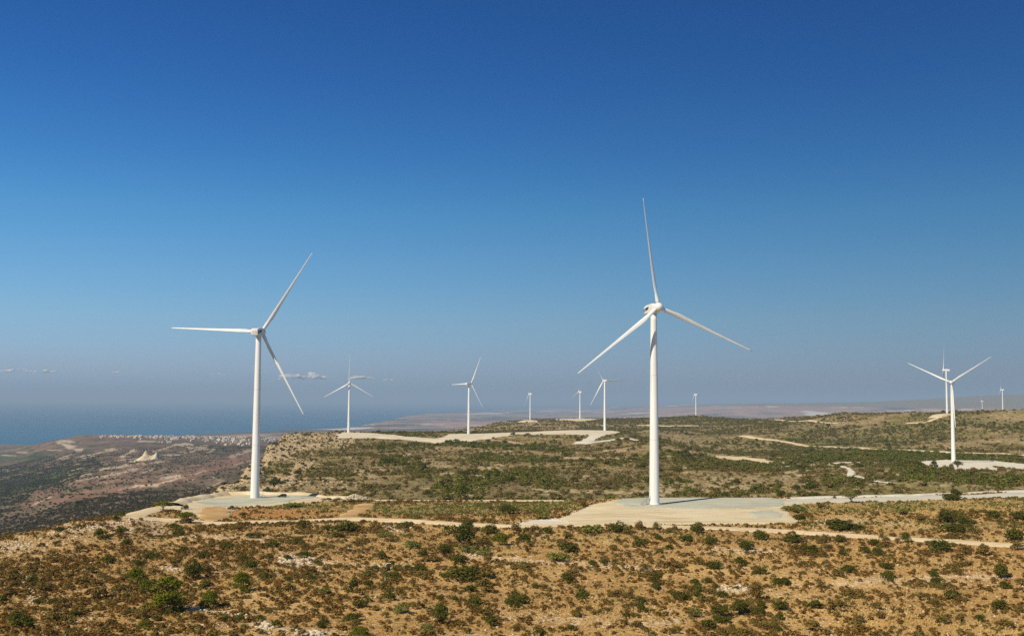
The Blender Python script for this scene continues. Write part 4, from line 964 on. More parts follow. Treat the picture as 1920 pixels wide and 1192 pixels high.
T2 = '1755,170,130,75,B 1590,310,110,55,L 1710,330,130,55,L 1740,380,65,70,O 1525,390,130,65,B 1325,375,120,40,O 1560,525,210,110,B 1735,500,120,80,O 1710,605,130,100,O 1605,595,80,50,B 1165,275,110,55,L 930,355,100,60,B 1255,335,60,50,B 955,190,100,40,L 1030,225,70,40,O 665,150,180,75,B 535,140,65,45,B 600,190,90,40,B 340,120,65,60,B 262,105,40,40,O 190,110,55,40,O 145,110,30,28,O 400,115,45,30,O 120,265,90,45,B 290,240,110,40,B 500,255,60,30,O 360,340,120,40,B 235,360,70,40,B 95,350,70,35,B 460,400,60,40,B 410,470,100,70,O 415,510,55,40,B 295,485,60,40,O 240,525,60,45,B 185,465,50,40,O 60,510,90,60,B 345,555,60,30,O 505,620,80,50,L 720,590,90,85,B 770,625,70,60,O 845,560,70,55,B 835,480,55,35,B 1025,515,110,60,B 1005,410,70,40,B 955,580,60,50,B 1000,660,80,65,B 1080,645,80,60,O 775,720,90,55,B 1085,760,110,65,L 1205,730,60,60,O 1380,665,50,45,B 1490,670,60,45,B 1550,680,60,40,O 1640,700,110,70,B 1700,765,100,55,O 1655,740,70,50,B 1605,835,60,60,O 1760,850,90,70,B 1900,705,70,65,B 1590,910,60,45,O 1280,890,90,50,L 720,815,100,55,B 745,840,70,35,O 490,830,80,60,O 490,870,90,50,B 150,865,90,55,B 30,820,80,50,B 1240,440,90,45,B 1140,435,60,40,B 1195,440,60,35,B 880,440,50,35,B 1410,490,70,35,B 1115,120,110,45,B 1210,145,60,50,O 920,130,60,35,O 1040,440,40,35,B 180,700,50,40,O 410,695,50,35,O 655,665,50,40,O 970,790,50,40,O 300,830,50,35,O'
T3 = '30,165,75,75,O 110,145,45,35,O 172,165,85,65,O 265,160,75,50,B 380,125,40,30,O 430,130,50,30,O 415,205,55,60,O 100,225,75,65,B 135,260,60,45,O 110,300,30,50,O 425,305,130,75,B 350,375,150,65,L 595,165,150,60,L 805,160,140,80,B 955,130,85,60,O 1085,135,55,60,O 1205,155,80,50,O 1395,160,110,70,B 1100,210,60,40,B 1310,225,85,50,B 960,265,90,65,B 925,210,60,40,O 1190,235,60,45,O 1175,280,50,35,B 1495,245,90,60,B 1765,290,130,70,B 1870,210,110,70,B 1720,405,70,65,B 1510,425,110,55,B 605,400,65,40,B 695,400,50,45,B 780,390,60,45,O 865,335,60,45,O 1040,390,60,55,O 1160,405,55,35,O 1000,430,80,40,O 130,465,60,45,O 195,440,40,30,O 410,520,70,65,B 435,540,40,30,B 175,570,60,40,B 235,570,60,35,O 530,655,120,70,B 60,690,160,70,B 25,640,70,50,B 40,720,60,50,B 965,690,70,55,B 980,750,60,55,B 870,795,80,40,B 930,790,60,35,L 580,735,50,40,O 1085,520,90,55,B 1085,585,80,55,B 1065,470,40,40,O 1270,660,110,60,B 1375,545,80,45,B 1470,530,80,40,B 1400,600,90,60,B 1395,640,80,40,B 1490,620,90,60,O 1530,580,50,40,B 1505,670,40,35,B 1580,645,70,60,B 1575,830,150,45,B 1380,785,90,65,L 1875,725,80,55,B 1860,775,90,55,B 1480,880,90,70,B 935,865,90,45,O 1000,900,90,40,O 440,890,80,45,B 210,925,90,50,B 50,885,80,40,O 1240,910,60,55,O 1870,465,90,40,B 1485,290,50,35,O'
T4 = '1390,150,130,45,B 1425,112,60,30,B 240,300,95,45,B 580,380,220,70,B 215,235,160,40,L 400,215,60,45,O 1430,395,200,60,B 1860,455,130,80,B 205,470,140,60,B 185,420,50,40,O 435,465,65,55,O 545,465,70,35,B 800,490,90,45,B 880,475,70,70,O 975,475,40,45,O 1040,470,60,75,B 1045,540,50,60,O 1310,540,190,80,B 1210,490,60,40,O 330,555,140,65,B 415,585,70,60,O 565,570,80,45,B 740,550,90,50,B 830,565,100,55,B 1490,520,90,30,O 1460,560,70,40,O 1625,570,70,75,O 1880,525,80,60,O 605,695,80,55,B 910,740,110,55,B 920,765,60,40,B 1250,725,70,50,B 1275,780,110,45,B 900,665,90,40,B 75,790,80,60,B 140,790,70,55,B 400,810,70,70,O 640,890,150,70,O 1165,900,100,65,O 1395,890,110,60,B 1750,970,90,70,B 95,975,100,65,B 355,965,95,60,B 530,990,120,90,O 1270,950,60,45,B 820,970,90,60,O 850,1040,70,60,O 340,1135,100,80,O 75,1135,70,45,B 90,1050,80,50,B 1330,1080,120,80,O 1450,1060,90,60,O 1600,1060,80,45,B 1790,1120,100,80,O 690,1070,100,60,O 1760,740,100,110,B 1790,815,80,50,B 1700,290,70,60,B 1890,300,100,60,B 1580,415,60,50,O 1410,440,70,50,O 1150,310,60,45,O 1030,260,140,50,L'
LIST = []
for txt, u0, v0 in ((T1, 0, 960), (T2, 480, 960), (T3, 960, 960), (T4, 1440, 900)):
    for it in txt.split():
        a = it.split(','); x, y, w, h = map(float, a[:4]); LIST.append((u0 + x / 4, v0 + y / 4, w / 4, h / 4, a[4]))
for it in '919,958,13,9,O 1095,951,15,10,B 1015,974,34,12,L 613,940,16,7,O 630,942,17,9,O 645,943,11,7,O 658,943,12,8,B 676,944,15,9,O 691,944,12,7,O 347,956,12,10,B 545,977,16,9,O 433,955,10,7,B 478,962,12,8,O 455,968,14,8,B 605,962,16,6,L 548,951,30,8,L'.split():
    a = it.split(','); LIST.append((*map(float, a[:4]), a[4]))
MARK = [('largest bright pine', 312, 1140), ('bent white pipe', 727, 1062), ('big dark carob tree', 860, 1018), ('lone tree by the access road', 1595, 943), ('right-hand turbine base', 1227, 946), ('left-hand turbine base', 478, 940),
        ('lone dark tree at the bottom', 827, 1166), ('pair of low dark trees', 1368, 1152), ('pine at the track bend', 349, 980), ('conical pine with its shadow', 452, 1108), ('rubble heap', 664, 937), ('bottom right corner', 1920, 1192), ('track at the right edge', 1920, 1020),
        ('left end of the hill crest', 20, 1010), ('bottom left corner', 0, 1192), ('broad rock outcrop', 555, 1050), ('broad dark tree above the track', 1782, 978)]
ORD = ['first', 'second', 'third', 'fourth', 'fifth', 'sixth', 'seventh', 'eighth', 'ninth', 'tenth', 'eleventh', 'twelfth', 'thirteenth', 'fourteenth', 'fifteenth']
recs = []
for u, v, w, h, k in LIST:
    m = min(MARK, key=lambda q_: math.hypot(q_[1] - u, (q_[2] - v) * 2))
    du, dv = u - m[1], v - m[2]
    side = ('right of' if du > 0 else 'left of') if abs(du) > abs(dv) * 1.2 else ('below' if dv > 0 else 'above')
    sz = 'tiny' if w < 13 else 'small' if w < 19 else 'medium' if w < 28 else 'large'
    shp = 'spreading' if w / h > 1.9 else 'upright' if w / h < 1.15 else 'rounded'
    colr = {'B': 'dark green', 'O': 'dry brown', 'L': 'pale olive'}[k]
    recs.append(dict(u=u, v=v, w=w, h=h, k=k, m=m[0], side=side, d=math.hypot(du, dv * 2), desc=f'{sz} {shp} {colr} shrub'))
cls = {}
for r_ in sorted(recs, key=lambda q_: q_['d']):
    c_ = cls.setdefault((r_['desc'], r_['side'], r_['m']), []); c_.append(r_); r_['i'] = len(c_)
for r_ in recs:
    n_ = len(cls[(r_['desc'], r_['side'], r_['m'])])
    lb = f"{r_['desc']} {r_['side']} the {r_['m']}"
    if n_ > 1: lb = f"{ORD[min(r_['i'], 15) - 1]} nearest {lb}"
    x, y, w, h = place(r_['u'], r_['v'], r_['w'], r_['h'], 120, 600)
    k = r_['k']; j = prng.randrange(6)
    t = empty({'B': 'green_shrub', 'O': 'dry_shrub', 'L': 'olive_shrub'}[k], (x, y + w * .25, gz(x, y + w * .25)), prng.uniform(0, 6.28))
    q_ = prng.uniform(.8, 1.2); t.scale = (w * 1.12 * q_, w * 1.12 / q_ ** .5, h * 1.08); tag(t, lb, 'shrub', {'B': 'dark green shrubs on the slope', 'O': 'dry brown shrubs on the slope', 'L': 'pale olive shrubs on the slope'}[k])
    link('foliage', SH[k][j], t)
    st = link('stem', STEM[j % 3], t)
    TAKEN.append((x, y + w * .25, w * .5))

# ---- ground cover nobody could count: scattered copies of a few small plants and stones
def scatter(name, protos, P, sc, label):
    me = bpy.data.meshes.new(name); me.vertices.add(len(P)); me.vertices.foreach_set('co', np.asarray(P, np.float32).ravel())
    r = np.random.default_rng(len(P))
    a = me.attributes.new('sc', 'FLOAT_VECTOR', 'POINT'); a.data.foreach_set('vector', np.asarray(sc, np.float32).ravel())
    a = me.attributes.new('rot', 'FLOAT', 'POINT'); a.data.foreach_set('value', r.uniform(0, 6.28, len(P)).astype(np.float32))
    a = me.attributes.new('idx', 'INT', 'POINT'); a.data.foreach_set('value', r.integers(0, len(protos), len(P)).astype(np.int32))
    o = link(name, me); tag(o, label, 'ground cover', kind='stuff')
    ng = bpy.data.node_groups.new(name, 'GeometryNodeTree')
    ng.interface.new_socket('Geometry', in_out='INPUT', socket_type='NodeSocketGeometry'); ng.interface.new_socket('Geometry', in_out='OUTPUT', socket_type='NodeSocketGeometry')
    gi = ng.nodes.new('NodeGroupInput'); go = ng.nodes.new('NodeGroupOutput'); ip = ng.nodes.new('GeometryNodeInstanceOnPoints'); jn = ng.nodes.new('GeometryNodeJoinGeometry')
    for m in protos:
        po = bpy.data.objects.new(name + '_sample', m); oi = ng.nodes.new('GeometryNodeObjectInfo'); oi.inputs['Object'].default_value = po; oi.inputs['As Instance'].default_value = True
        ng.links.new(oi.outputs['Geometry'], jn.inputs[0])
    def na(nm, typ):
        x = ng.nodes.new('GeometryNodeInputNamedAttribute'); x.data_type = typ; x.inputs['Name'].default_value = nm; return x.outputs['Attribute']
    cx = ng.nodes.new('ShaderNodeCombineXYZ'); ng.links.new(na('rot', 'FLOAT'), cx.inputs[2])
    ng.links.new(gi.outputs[0], ip.inputs['Points']); ng.links.new(jn.outputs[0], ip.inputs['Instance']); ip.inputs['Pick Instance'].default_value = True
    ng.links.new(na('idx', 'INT'), ip.inputs['Instance Index']); ng.links.new(cx.outputs[0], ip.inputs['Rotation']); ng.links.new(na('sc', 'FLOAT_VECTOR'), ip.inputs['Scale'])
    ng.links.new(ip.outputs[0], go.inputs[0])
    md = o.modifiers.new('scatter', 'NODES'); md.node_group = ng
    return o
def proto(name, seed, n, size, lobes, inner, mat):
    V, F = leaves(seed, n, size, lobes, inner); m = npmesh(name, norm(V), F); m.materials.append(mat); return m
PH = [proto('cushion', 400 + k, 90, .12, lobe_set(410 + k, 3, .25, .2, .3, .4), .5, M_phry) for k in range(4)]
PHG = [proto('cushion', 420 + k, 90, .12, lobe_set(430 + k, 3, .25, .2, .3, .4), .5, M_scrub) for k in range(3)]
PHV = [proto('plant', 480 + k, 90, .12, lobe_set(490 + k, 3, .25, .2, .3, .4), .5, M_olive) for k in range(3)]
PHB = [proto('brush', 485 + k, 60, .15, lobe_set(495 + k, 3, .25, .2, .3, .4), .5, M_scrub) for k in range(2)] + [proto('brush', 505 + k, 60, .15, lobe_set(515 + k, 3, .25, .2, .3, .4), .5, M_brown) for k in range(2)]
BU = [proto('bush', 440 + k, 150, .10, lobe_set(450 + k, 5, .32, .3, .26, .34), .6, M_scrub) for k in range(4)]
BL = [proto('bush', 520 + k, 110, .12, lobe_set(530 + k, 4, .32, .3, .26, .34), .6, M_low) for k in range(4)]
BG = [proto('bush', 460 + k, 150, .10, lobe_set(470 + k, 5, .32, .3, .26, .34), .6, M_belt) for k in range(4)]
def tuft(seed, mat):
    r = np.random.default_rng(seed); V = []; F = []
    for i in range(34):
        a = r.uniform(0, 6.28); d = r.uniform(0, .22); x, y = d * math.cos(a), d * math.sin(a); b = r.uniform(0, 6.28); t = r.uniform(.12, .45); w = .045
        n0 = len(V); V += [(x - w * math.sin(b), y + w * math.cos(b), -.05), (x + w * math.sin(b), y - w * math.cos(b), -.05), (x + t * math.cos(b), y + t * math.sin(b), r.uniform(.5, 1))]; F.append((n0, n0 + 1, n0 + 2))
    m = npmesh('tuft', np.array(V), np.array(F)); m.materials.append(mat); return m
# spoil along the rims of the near pads
TU_ = [tuft(s, M_straw) for s in range(3)]
RK = []
for k, (V, F) in enumerate(ROCKS): m = npmesh('stone', V, F); m.materials.append(M_rock); RK.append(m)

def cand(n, y0, y1, half=.56, seed=0, x0=None, x1=None):
    r = np.random.default_rng(seed); y = np.sqrt(r.uniform(y0 * y0, y1 * y1, n)); x = r.uniform(-1, 1, n) * (half * y + 10) if x0 is None else r.uniform(x0, x1, n) * y
    return x, y, r
def att(nm, x, y):
    fr = np.clip(np.round(np.interp(y, ROWS, np.arange(len(ROWS)))).astype(int), 0, len(ROWS) - 1); fc = np.clip(np.round((x / halfw(y) + 1) / 2 * (NC - 1)).astype(int), 0, NC - 1)
    return ATT[nm][fr, fc]
def fin(x, y, keep): x = x[keep]; y = y[keep]; return x, y, HC + ground_e(x, y)
# near hillside
x, y, r = cand(125000, 125, 520, seed=1)
e = ground_e(x, y); dn = .5 + .5 * fbm(x / 6, y / 8, 3, 700); lf = ss(-.05, -.38, x / y) * ss(340, 260, y) * 1.6 ; big = fbm(x / 45, y / 55, 3, 777); keep = (r.random(len(x)) < (.14 + .62 * ss(.35, .75, dn)) * (.75 + .7 * ss(-.3, .35, big)) + .24 * lf) & (e > -62) & ~bare(x, y, .9) & (r.random(len(x)) > .75 * att('red', x, y)) & (att('rock', x, y) < .9 * r.random(len(x)) + .15)
x1_, y1_, z1_ = fin(x, y, keep); s = (.34 + .95 * np.random.default_rng(3).random(len(x1_)) ** 2.4) * (1.0 + .25 * fbm(x1_ / 30, y1_ / 30, 2, 712))
print('cushions', len(x1_))
pk = np.random.default_rng(4).random(len(x1_)) < (.18 + .5 * ss(.1, .5, fbm(x1_ / 35, y1_ / 35, 3, 720)) + 1.2 * att('veg', x1_, y1_))
vgk = att('veg', x1_, y1_) > .35
for nm, pr, kk, lb in (('cushion_scrub', PH, ~pk, 'low rusty brown cushion scrub dotted over the near hillside'), ('green_cushion_scrub', PHG, pk & ~vgk, 'low grey-green cushion scrub dotted over the near hillside'), ('green_strip_plants', PHV, pk & vgk, 'low yellow-green plants in the strips beside the pads')):
    sc = np.column_stack([s * 1.25, s * 1.25, s * .8])[kk]; scatter(nm, pr, np.column_stack([x1_, y1_, z1_])[kk], sc, lb)
x, y, r = cand(150000, 125, 500, seed=2); e = ground_e(x, y); dn = fbm(x / 20, y / 20, 3, 730)
big = fbm(x / 45, y / 55, 3, 777); keep = (r.random(len(x)) < (.2 + .6 * ss(-.1, .35, dn)) * (1.1 - .8 * ss(-.3, .35, big))) & (e > -60) & ~bare(x, y, .2); a_, b_, c_ = fin(x, y, keep); s = .35 + .45 * np.random.default_rng(5).random(len(a_))
scatter('dry_grass', TU_, np.column_stack([a_, b_, c_]), np.column_stack([s * 1.3, s * 1.3, s]), 'dry straw-coloured grass tufts on the near hillside'); print('tufts', len(a_))
x, y, r = cand(90000, 125, 520, seed=6); e = ground_e(x, y); dn = fbm(x / 9, y / 9, 3, 740)
keep = (r.random(len(x)) < .12 + .6 * ss(.05, .35, dn) + att('rock', x, y)) & (e > -60) & ~bare(x, y, -.5); a_, b_, c_ = fin(x, y, keep); s = .12 + .22 * np.random.default_rng(8).random(len(a_)) + .5 * np.random.default_rng(7).random(len(a_)) ** 8
scatter('loose_stones', RK, np.column_stack([a_, b_, c_ + s * .1]), np.column_stack([s, s, s]), 'pale loose limestone littering the near hillside'); print('stones', len(a_))
# stones and brush on the cliff shoulder
x, y, r = cand(60000, 600, 1950, seed=16, x0=-.30, x1=-.14); rk = att('rock', x, y)
keep = (r.random(len(x)) < rk * .5) & ~bare(x, y, 1); a_, b_, c_ = fin(x, y, keep); s = .6 + 2.2 * np.random.default_rng(9).random(len(a_)) ** 3
RT = []
for k, (V, F) in enumerate(ROCKS): m = npmesh('boulder', V, F); m.materials.append(M_tanrock); RT.append(m)
scatter('cliff_boulders', RT, np.column_stack([a_, b_, c_]), np.column_stack([s, s, s * .9]), 'cream boulders strewn over the left shoulder of the plateau'); print('boulders', len(a_))
x, y, r = cand(26000, 600, 1950, seed=19, x0=-.30, x1=-.14); rk = att('rock', x, y)
keep = (r.random(len(x)) < rk * .11) & ~bare(x, y, 2); a_, b_, c_ = fin(x, y, keep); s = .9 + 1.8 * np.random.default_rng(20).random(len(a_)) ** 2
scatter('bluff_scrub', BL, np.column_stack([a_, b_, c_]), np.column_stack([s * 1.2, s * 1.2, s * .85]), 'dark bushes dotting the tan bluff behind the left-hand turbine')
# plateau scrub
x, y, r = cand(220000, 545, 2500, seed=11, half=.54); e = ground_e(x, y); vg = att('veg', x, y); dn = fbm(x / 28, y / 60, 4, 750)
keep = (r.random(len(x)) < (.07 + .42 * ss(.0, .4, dn) + .7 * vg) * (1 - .95 * att('rock', x, y))) & (e > -82) & ~bare(x, y, 3.0)
a_, b_, c_ = fin(x, y, keep); vg = vg[keep]; rr = np.random.default_rng(12); s = (1.0 + 2.8 * rr.random(len(a_)) ** 3) * (1 + 1.1 * vg * rr.random(len(a_)) ** 2)
gk = rr.random(len(a_)) < .06 + .22 * ss(.1, .4, fbm(a_ / 120, b_ / 200, 3, 760)) + .8 * vg
for nm, pr, kk, lb in (('plateau_scrub', BU, ~gk, 'grey-olive scrub covering the plateau behind the near turbines'), ('green_scrub', BG, gk, 'dark green bushes in belts across the plateau')):
    scatter(nm, pr, np.column_stack([a_, b_, c_])[kk], np.column_stack([s * 1.3, s * 1.3, s * .75])[kk], lb); print(nm, kk.sum())
x, y, r = cand(150000, 545, 1500, seed=31, half=.54); e = ground_e(x, y); dn = fbm(x / 30, y / 60, 4, 770)
keep = (r.random(len(x)) < (.14 + .55 * ss(-.1, .4, dn)) * (1 - .9 * att('rock', x, y))) & (e > -80) & ~bare(x, y, .8); a_, b_, c_ = fin(x, y, keep); rr = np.random.default_rng(32); s = .5 + .9 * rr.random(len(a_)) ** 2
for nm, pr, kk, lb in (('plateau_brush', PHB, rr.random(len(a_)) < .82, 'fine grey-brown brush between the bushes of the plateau'),):
    scatter(nm, pr, np.column_stack([a_, b_, c_])[kk], np.column_stack([s * 1.4, s * 1.4, s * .8])[kk], lb)
kk = rr.random(len(a_)) < .30; scatter('plateau_stones', RK, np.column_stack([a_, b_, c_])[kk], np.column_stack([s, s, s * .7])[kk] * .8, 'pale stones scattered over the plateau'); print('brush', len(a_))
x, y, r = cand(50000, 2200, 3600, seed=13, x0=-.08, x1=.54); e = ground_e(x, y); vg = att('veg', x, y)
keep = (r.random(len(x)) < .28 + .6 * vg) & (e > -95) & ~bare(x, y, 3); a_, b_, c_ = fin(x, y, keep); s = 2.2 + 3.0 * np.random.default_rng(14).random(len(a_)) ** 2
scatter('ridge_scrub', BU + BG[:2], np.column_stack([a_, b_, c_]), np.column_stack([s * 1.3, s * 1.3, s * .75]), 'dark bushes dotting the far ridge'); print('ridge', len(a_))
# bigger clumps among the plateau scrub, and brown thickets on the near slope
x, y, r = cand(14000, 560, 2300, seed=41, half=.54); e = ground_e(x, y); vg = att('veg', x, y); dn = fbm(x / 40, y / 70, 3, 790)
keep = (r.random(len(x)) < .02 + .14 * ss(.15, .45, dn) + .22 * vg) & (e > -80) & ~bare(x, y, 4); a_, b_, c_ = fin(x, y, keep); rr = np.random.default_rng(42); s = 3.2 + 3.6 * rr.random(len(a_)) ** 2
scatter('scrub_thicket', SH['B'][:4] + SH['L'][:1], np.column_stack([a_, b_, c_]), np.column_stack([s * 1.25, s * 1.25, s * .72]), 'taller dark thickets standing out of the plateau scrub'); print('thickets', len(a_))
x, y, r = cand(9000, 150, 420, seed=43); e = ground_e(x, y); dn = fbm(x / 12, y / 16, 3, 795)
keep = (r.random(len(x)) < .03 + .5 * ss(.15, .5, dn)) & (e > -60) & ~bare(x, y, 1.5) & (att('rock', x, y) < .5); a_, b_, c_ = fin(x, y, keep); rr = np.random.default_rng(44); s = 1.1 + 1.5 * rr.random(len(a_)) ** 2
scatter('brown_thicket', SH['O'], np.column_stack([a_, b_, c_]), np.column_stack([s * 1.3, s * 1.3, s * .7]), 'merging dry brown thickets between the shrubs of the near slope'); print('brown', len(a_))
# scrub of the low country on the left
x, y, r = cand(150000, 900, 4600, seed=15, x0=-.56, x1=-.2); e = ground_e(x, y); vg = att('veg', x, y)
keep = (e < -84) & (r.random(len(x)) < (.10 + .55 * ss(2100, 1500, y) + .5 * vg) * (1 - .8 * np.maximum(att('red', x, y), att('pale', x, y)))); a_, b_, c_ = fin(x, y, keep); s = 1.7 + 2.6 * np.random.default_rng(18).random(len(a_)) ** 2
scatter('lowland_scrub', BL, np.column_stack([a_, b_, c_]), np.column_stack([s * 1.35, s * 1.35, s * .8]), 'dark scrub covering the low slopes below the cliff'); print('low', len(a_))

P_ = []; S_ = []
rr = np.random.default_rng(61)
for kind, p, w in BARE:
    p = np.asarray(p)
    if kind != 'poly' or p[:, 1].mean() > 1900: continue
    k = rr.integers(0, len(p), int(len(p) * (3.0 if p[:, 1].mean() < 600 else 1.5))); q_ = p[k] + rr.normal(0, .8 if p[:, 1].mean() < 600 else 2.0, (len(k), 2))
    P_.append(np.column_stack([q_, HC + ground_e(q_[:, 0], q_[:, 1]) + .15])); S_.append((.3 + .9 * rr.random(len(k)) ** 4) * (1 if p[:, 1].mean() < 600 else 2.0))
P_ = np.concatenate(P_); S_ = np.concatenate(S_)
scatter('pad_spoil', RK, P_, np.column_stack([S_, S_, S_ * .8]), 'broken pale stone along the rims of the gravel pads')
# ---------------------------------------------------------------- the quarry mound, the town, far buildings, clouds
q = NT('bare_marl'); _n = q.noise(.03, 4, .6); M_marl = q.surf(q.mix(q.rng(_n, .4, .6), (.56, .43, .26), (.66, .55, .38)), .95, .1, bump=_n, bdist=3)
mx, my = hit(280, 860, 2500, 6000)
gx, gy = np.meshgrid(np.linspace(-75, 75, 61), np.linspace(-60, 60, 41))
hh = 13 * np.exp(-((gx + 12) / 32) ** 2 - (gy / 34) ** 2) + 14 * np.exp(-((gx + 12) / 9) ** 2 - ((gy - 4) / 22) ** 2) + 15 * np.exp(-((gx - 22) / 6) ** 2 - ((gy - 4) / 18) ** 2) + 9 * np.exp(-((gx - 14) / 7) ** 2 - ((gy - 14) / 14) ** 2)
hh += 3.0 * fbm(gx / 9, gy / 9, 3, 805)
hh *= 1 + .22 * fbm(gx / 12, gy / 12, 3, 800); hh -= 2.5
ii = np.arange(gx.size).reshape(gx.shape); Fq = np.stack([ii[:-1, :-1], ii[:-1, 1:], ii[1:, 1:], ii[1:, :-1]], -1).reshape(-1, 4)
zz = HC + ground_e(mx + gx, my + gy) + hh
o = link('quarry_mound', npmesh('quarry_mound', np.stack([mx + gx, my + gy, zz], -1).reshape(-1, 3), Fq, True), None, M_marl); tag(o, 'pale two-peaked quarry mound in the low country at left', 'hill', kind='structure')

q = NT('town_render'); oi = q.n('ObjectInfo'); M_house = q.surf(q.mix(oi.outputs['Random'], (.74, .64, .50), (.54, .43, .32)), .85, .15)
q = NT('town_windows'); M_hwin = q.surf((.06, .07, .09), .3, .4)
q = NT('town_roof_tiles'); M_hroof = q.surf(q.mix(q.noise(.8, 2), (.42, .20, .12), (.52, .30, .20)), .9, .1)
def house_mesh(w, d, h, step, roof, seed):
    bm = bmesh.new(); box(bm, (0, 0, h / 2 - 3), (w, d, h + 6))
    if step: box(bm, (w * .2, d * .1, h + step / 2), (w * .5, d * .6, step))
    box(bm, (0, -d / 2 - .7, h * .45), (w * .7, 1.4, .3))
    if not roof:
        for s in (-1, 1): box(bm, (s * (w / 2 - .15), 0, h + .45), (.3, d, .9)); box(bm, (0, s * (d / 2 - .15), h + .45), (w - .6, .3, .9))
    for f in bm.faces: f.material_index = 0
    n0 = len(bm.faces)
    for fl in range(max(1, int(h // 3.2))):
        for k in range(3): box(bm, ((k - 1) * w * .3, -d / 2, fl * 3.2 + 1.8), (w * .13, .2, 1.4))
    bm.faces.ensure_lookup_table()
    for f in bm.faces[n0:]: f.material_index = 1
    if roof:
        n1 = len(bm.faces); vs = [bm.verts.new(p) for p in ((-w/2-.4, -d/2-.4, h), (w/2+.4, -d/2-.4, h), (w/2+.4, d/2+.4, h), (-w/2-.4, d/2+.4, h), (-w/2+1.5, 0, h + 2.6), (w/2-1.5, 0, h + 2.6))]
        for f in ((0, 1, 5, 4), (2, 3, 4, 5), (1, 2, 5), (3, 0, 4)): bm.faces.new([vs[i] for i in f])
        bm.faces.ensure_lookup_table()
        for f in bm.faces[n1:]: f.material_index = 2
    me = bpy.data.meshes.new('house'); bm.to_mesh(me); bm.free()
    for m in (M_house, M_hwin, M_hroof): me.materials.append(m)
    return me
HM = [house_mesh(12, 10, 6.6, 0, False, 1), house_mesh(15, 11, 6.6, 3, False, 2), house_mesh(11, 10, 6.2, 0, True, 3), house_mesh(20, 12, 9.8, 2.6, False, 4), house_mesh(26, 12, 10.5, 0, False, 5)]
hr = random.Random(44); nh = 0; used = []
while nh < 290:
    k = hr.random()
    if k < .74: u = 186 + 285 * hr.random() ** .8; v = 818 + abs(hr.gauss(0, 1)) * (1.8 + 4.5 * max(0, (u - 250) / 200))
    elif k < .86: u = hr.uniform(485, 532); v = 819 + hr.uniform(0, 10)
    elif k < .93: u = hr.uniform(296, 320); v = 829.5 + hr.uniform(-1.2, 1.2)
    else: u = hr.uniform(415, 470); v = hr.uniform(824, 836)
    x, y = hit(u, v, 4000, 8200)
    if any(abs(x - a) < 13 and abs(y - b) < 15 for a, b in used): continue
    used.append((x, y)); j = hr.choices(range(5), (5, 5, 4, 3, 1))[0]
    o = bpy.data.objects.new('house', HM[j]); COL.objects.link(o); o.location = (x, y, gz(x, y)); o.rotation_euler = (0, 0, hr.choice((0, .35, -.4, .8)) + hr.uniform(-.1, .1)); s = hr.uniform(.62, 1.0); o.scale = (s, s, s)
    tag(o, 'small pale house in the white town near the sea', 'house', 'pale houses of the coastal town'); nh += 1
# far settlements that read as specks
def far_town(lst, n, label, seed, y0=6000, y1=45000):
    r = random.Random(seed); bm = bmesh.new()
    for _ in range(n):
        u0, v0, ru, rv = r.choice(lst); x, y = hit(u0 + r.uniform(-ru, ru), v0 + r.uniform(-rv, rv), y0, y1)
        s = y / FPX * r.uniform(.5, 1.1) * .9; z = gz(x, y)
        h = s * r.uniform(.35, .6); w = s * r.uniform(.9, 2.2)
        m = Matrix.Rotation(r.uniform(-.4, .4), 4, 'Z'); box(bm, (x, y, z + h / 2 - 3), (w, s, h + 6), m)
        if r.random() < .5: box(bm, (x + w * .2, y, z + h + h * .2), (w * .4, s * .6, h * .4), m)
    me = bpy.data.meshes.new('distant_town'); bm.to_mesh(me); bm.free(); o = link('distant_town', me, None, M_house); return tag(o, label, 'town', kind='stuff')
far_town([(905, 801, 45, 4), (850, 805, 25, 3), (935, 797, 20, 3)], 120, 'white specks of a town on the plain behind the middle turbine', 3, 7000, 30000)
far_town([(1180, 781, 35, 4), (1250, 776, 40, 5), (1330, 772, 60, 6), (1430, 770, 60, 5), (1300, 781, 50, 2)], 170, 'pale specks of buildings on the hazy plain right of centre', 4, 9000, 40000)
far_town([(675, 797, 12, 2), (325, 813.5, 5, .6), (690, 801, 20, 3)], 24, 'white buildings on the far coast', 5, 7000, 40000)

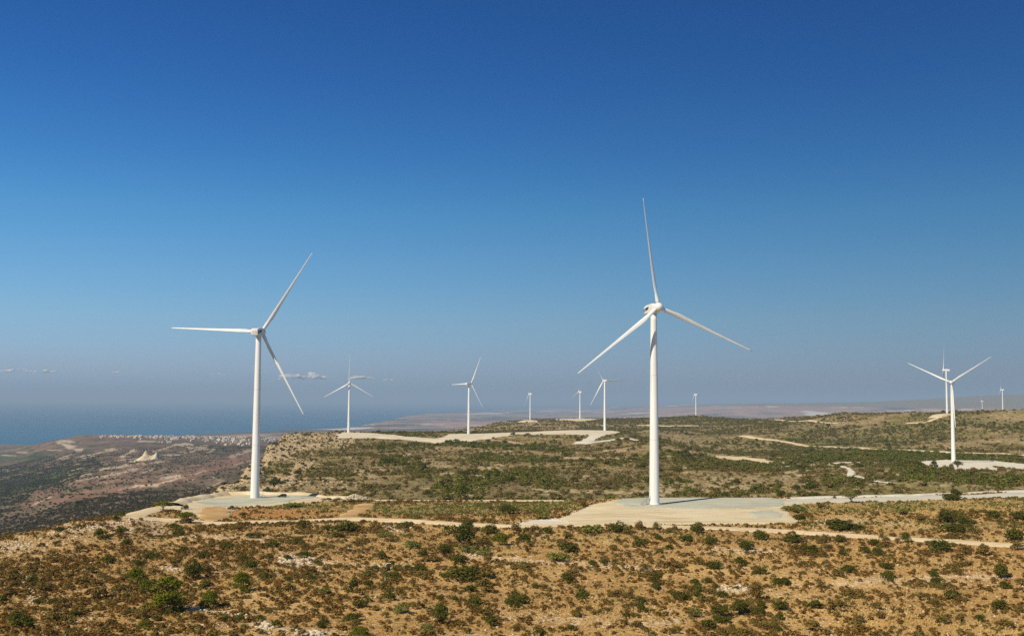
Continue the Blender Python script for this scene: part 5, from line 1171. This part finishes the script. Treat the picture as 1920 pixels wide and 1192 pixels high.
# small bright clouds over the sea, far out beyond and above the haze
q = NT('cloud_white'); lw = q.n('LayerWeight'); lw.inputs['Blend'].default_value = .35
nzc = q.noise(.0016, 5, .6); dfm = q.n('BsdfDiffuse'); dfm.inputs['Color'].default_value = (.95, .90, .85, 1); trn = q.n('BsdfTransparent')
tl = q.n('BsdfTranslucent'); tl.inputs['Color'].default_value = (.95, .92, .9, 1); mx0 = q.n('MixShader'); mx0.inputs[0].default_value = .4
q.t.links.new(dfm.outputs[0], mx0.inputs[1]); q.t.links.new(tl.outputs[0], mx0.inputs[2])
fac = q.math('MULTIPLY', q.rng(lw.outputs['Facing'], 0.15, 1.0, .85, 0.0), q.rng(nzc, .34, .58, .30, 1.0))
mxs = q.n('MixShader'); q.t.links.new(fac, mxs.inputs[0]); q.t.links.new(trn.outputs[0], mxs.inputs[1]); q.t.links.new(mx0.outputs[0], mxs.inputs[2]); q.t.links.new(mxs.outputs[0], q.out.inputs['Surface'])
M_cloud = q.m
def cloud(u, v, wpx, hpx, n, seed, label):
    r = np.random.default_rng(seed); Yc = 60000; d = ray(u, v); C = np.array([d[0] / d[1] * Yc, Yc, HC + d[2] / d[1] * Yc]); W = wpx / FPX * Yc; Hh = 1.15 * hpx / FPX * Yc
    bm = bmesh.new()
    for k in range(n):
        fx = r.uniform(-.5, .5); env = (1 - (2 * fx) ** 2) ** .5; s = Hh * (.35 + .5 * env * r.random())
        m = Matrix.Translation((fx * W, r.uniform(-.15, .15) * W, s * .35 + Hh * .4 * env * r.random() * r.random())) @ Matrix.Diagonal((s * r.uniform(1.2, 2.6), s * 1.3, s * .62, 1))
        bmesh.ops.create_icosphere(bm, subdivisions=3, radius=.6, matrix=m)
    V = np.array([v_.co[:] for v_ in bm.verts]); nn = fbm(V[:, 0] / (Hh * .5), V[:, 2] / (Hh * .4) + V[:, 1] / Hh, 4, seed + 900)
    for v_, k in zip(bm.verts, nn): v_.co.z += float(k) * Hh * .22; v_.co.x += float(k) * Hh * .3
    for v_ in bm.verts: v_.co.z = max(v_.co.z, -.04 * Hh)
    o = link('cloud', bm_mesh('cloud', bm, True), None, M_cloud); o.location = C; return tag(o, label, 'cloud', 'small clouds over the sea horizon')
cloud(45, 698, 120, 9, 16, 1, 'long thin cloud at the left edge above the sea')
cloud(226, 700, 40, 5, 6, 2, 'faint small cloud between the left edge and the left-hand turbine')
cloud(568, 711, 92, 15, 16, 3, 'brightest puffy cloud beside the tip of the left-hand rotor')
cloud(678, 712, 48, 11, 10, 4, 'small puffy cloud right behind a distant turbine hub')
cloud(400, 703, 70, 4, 7, 5, 'faint cloud streak just left of the left-hand tower')
cloud(728, 714, 14, 7, 4, 6, 'faintest little cloud, rightmost of the row')
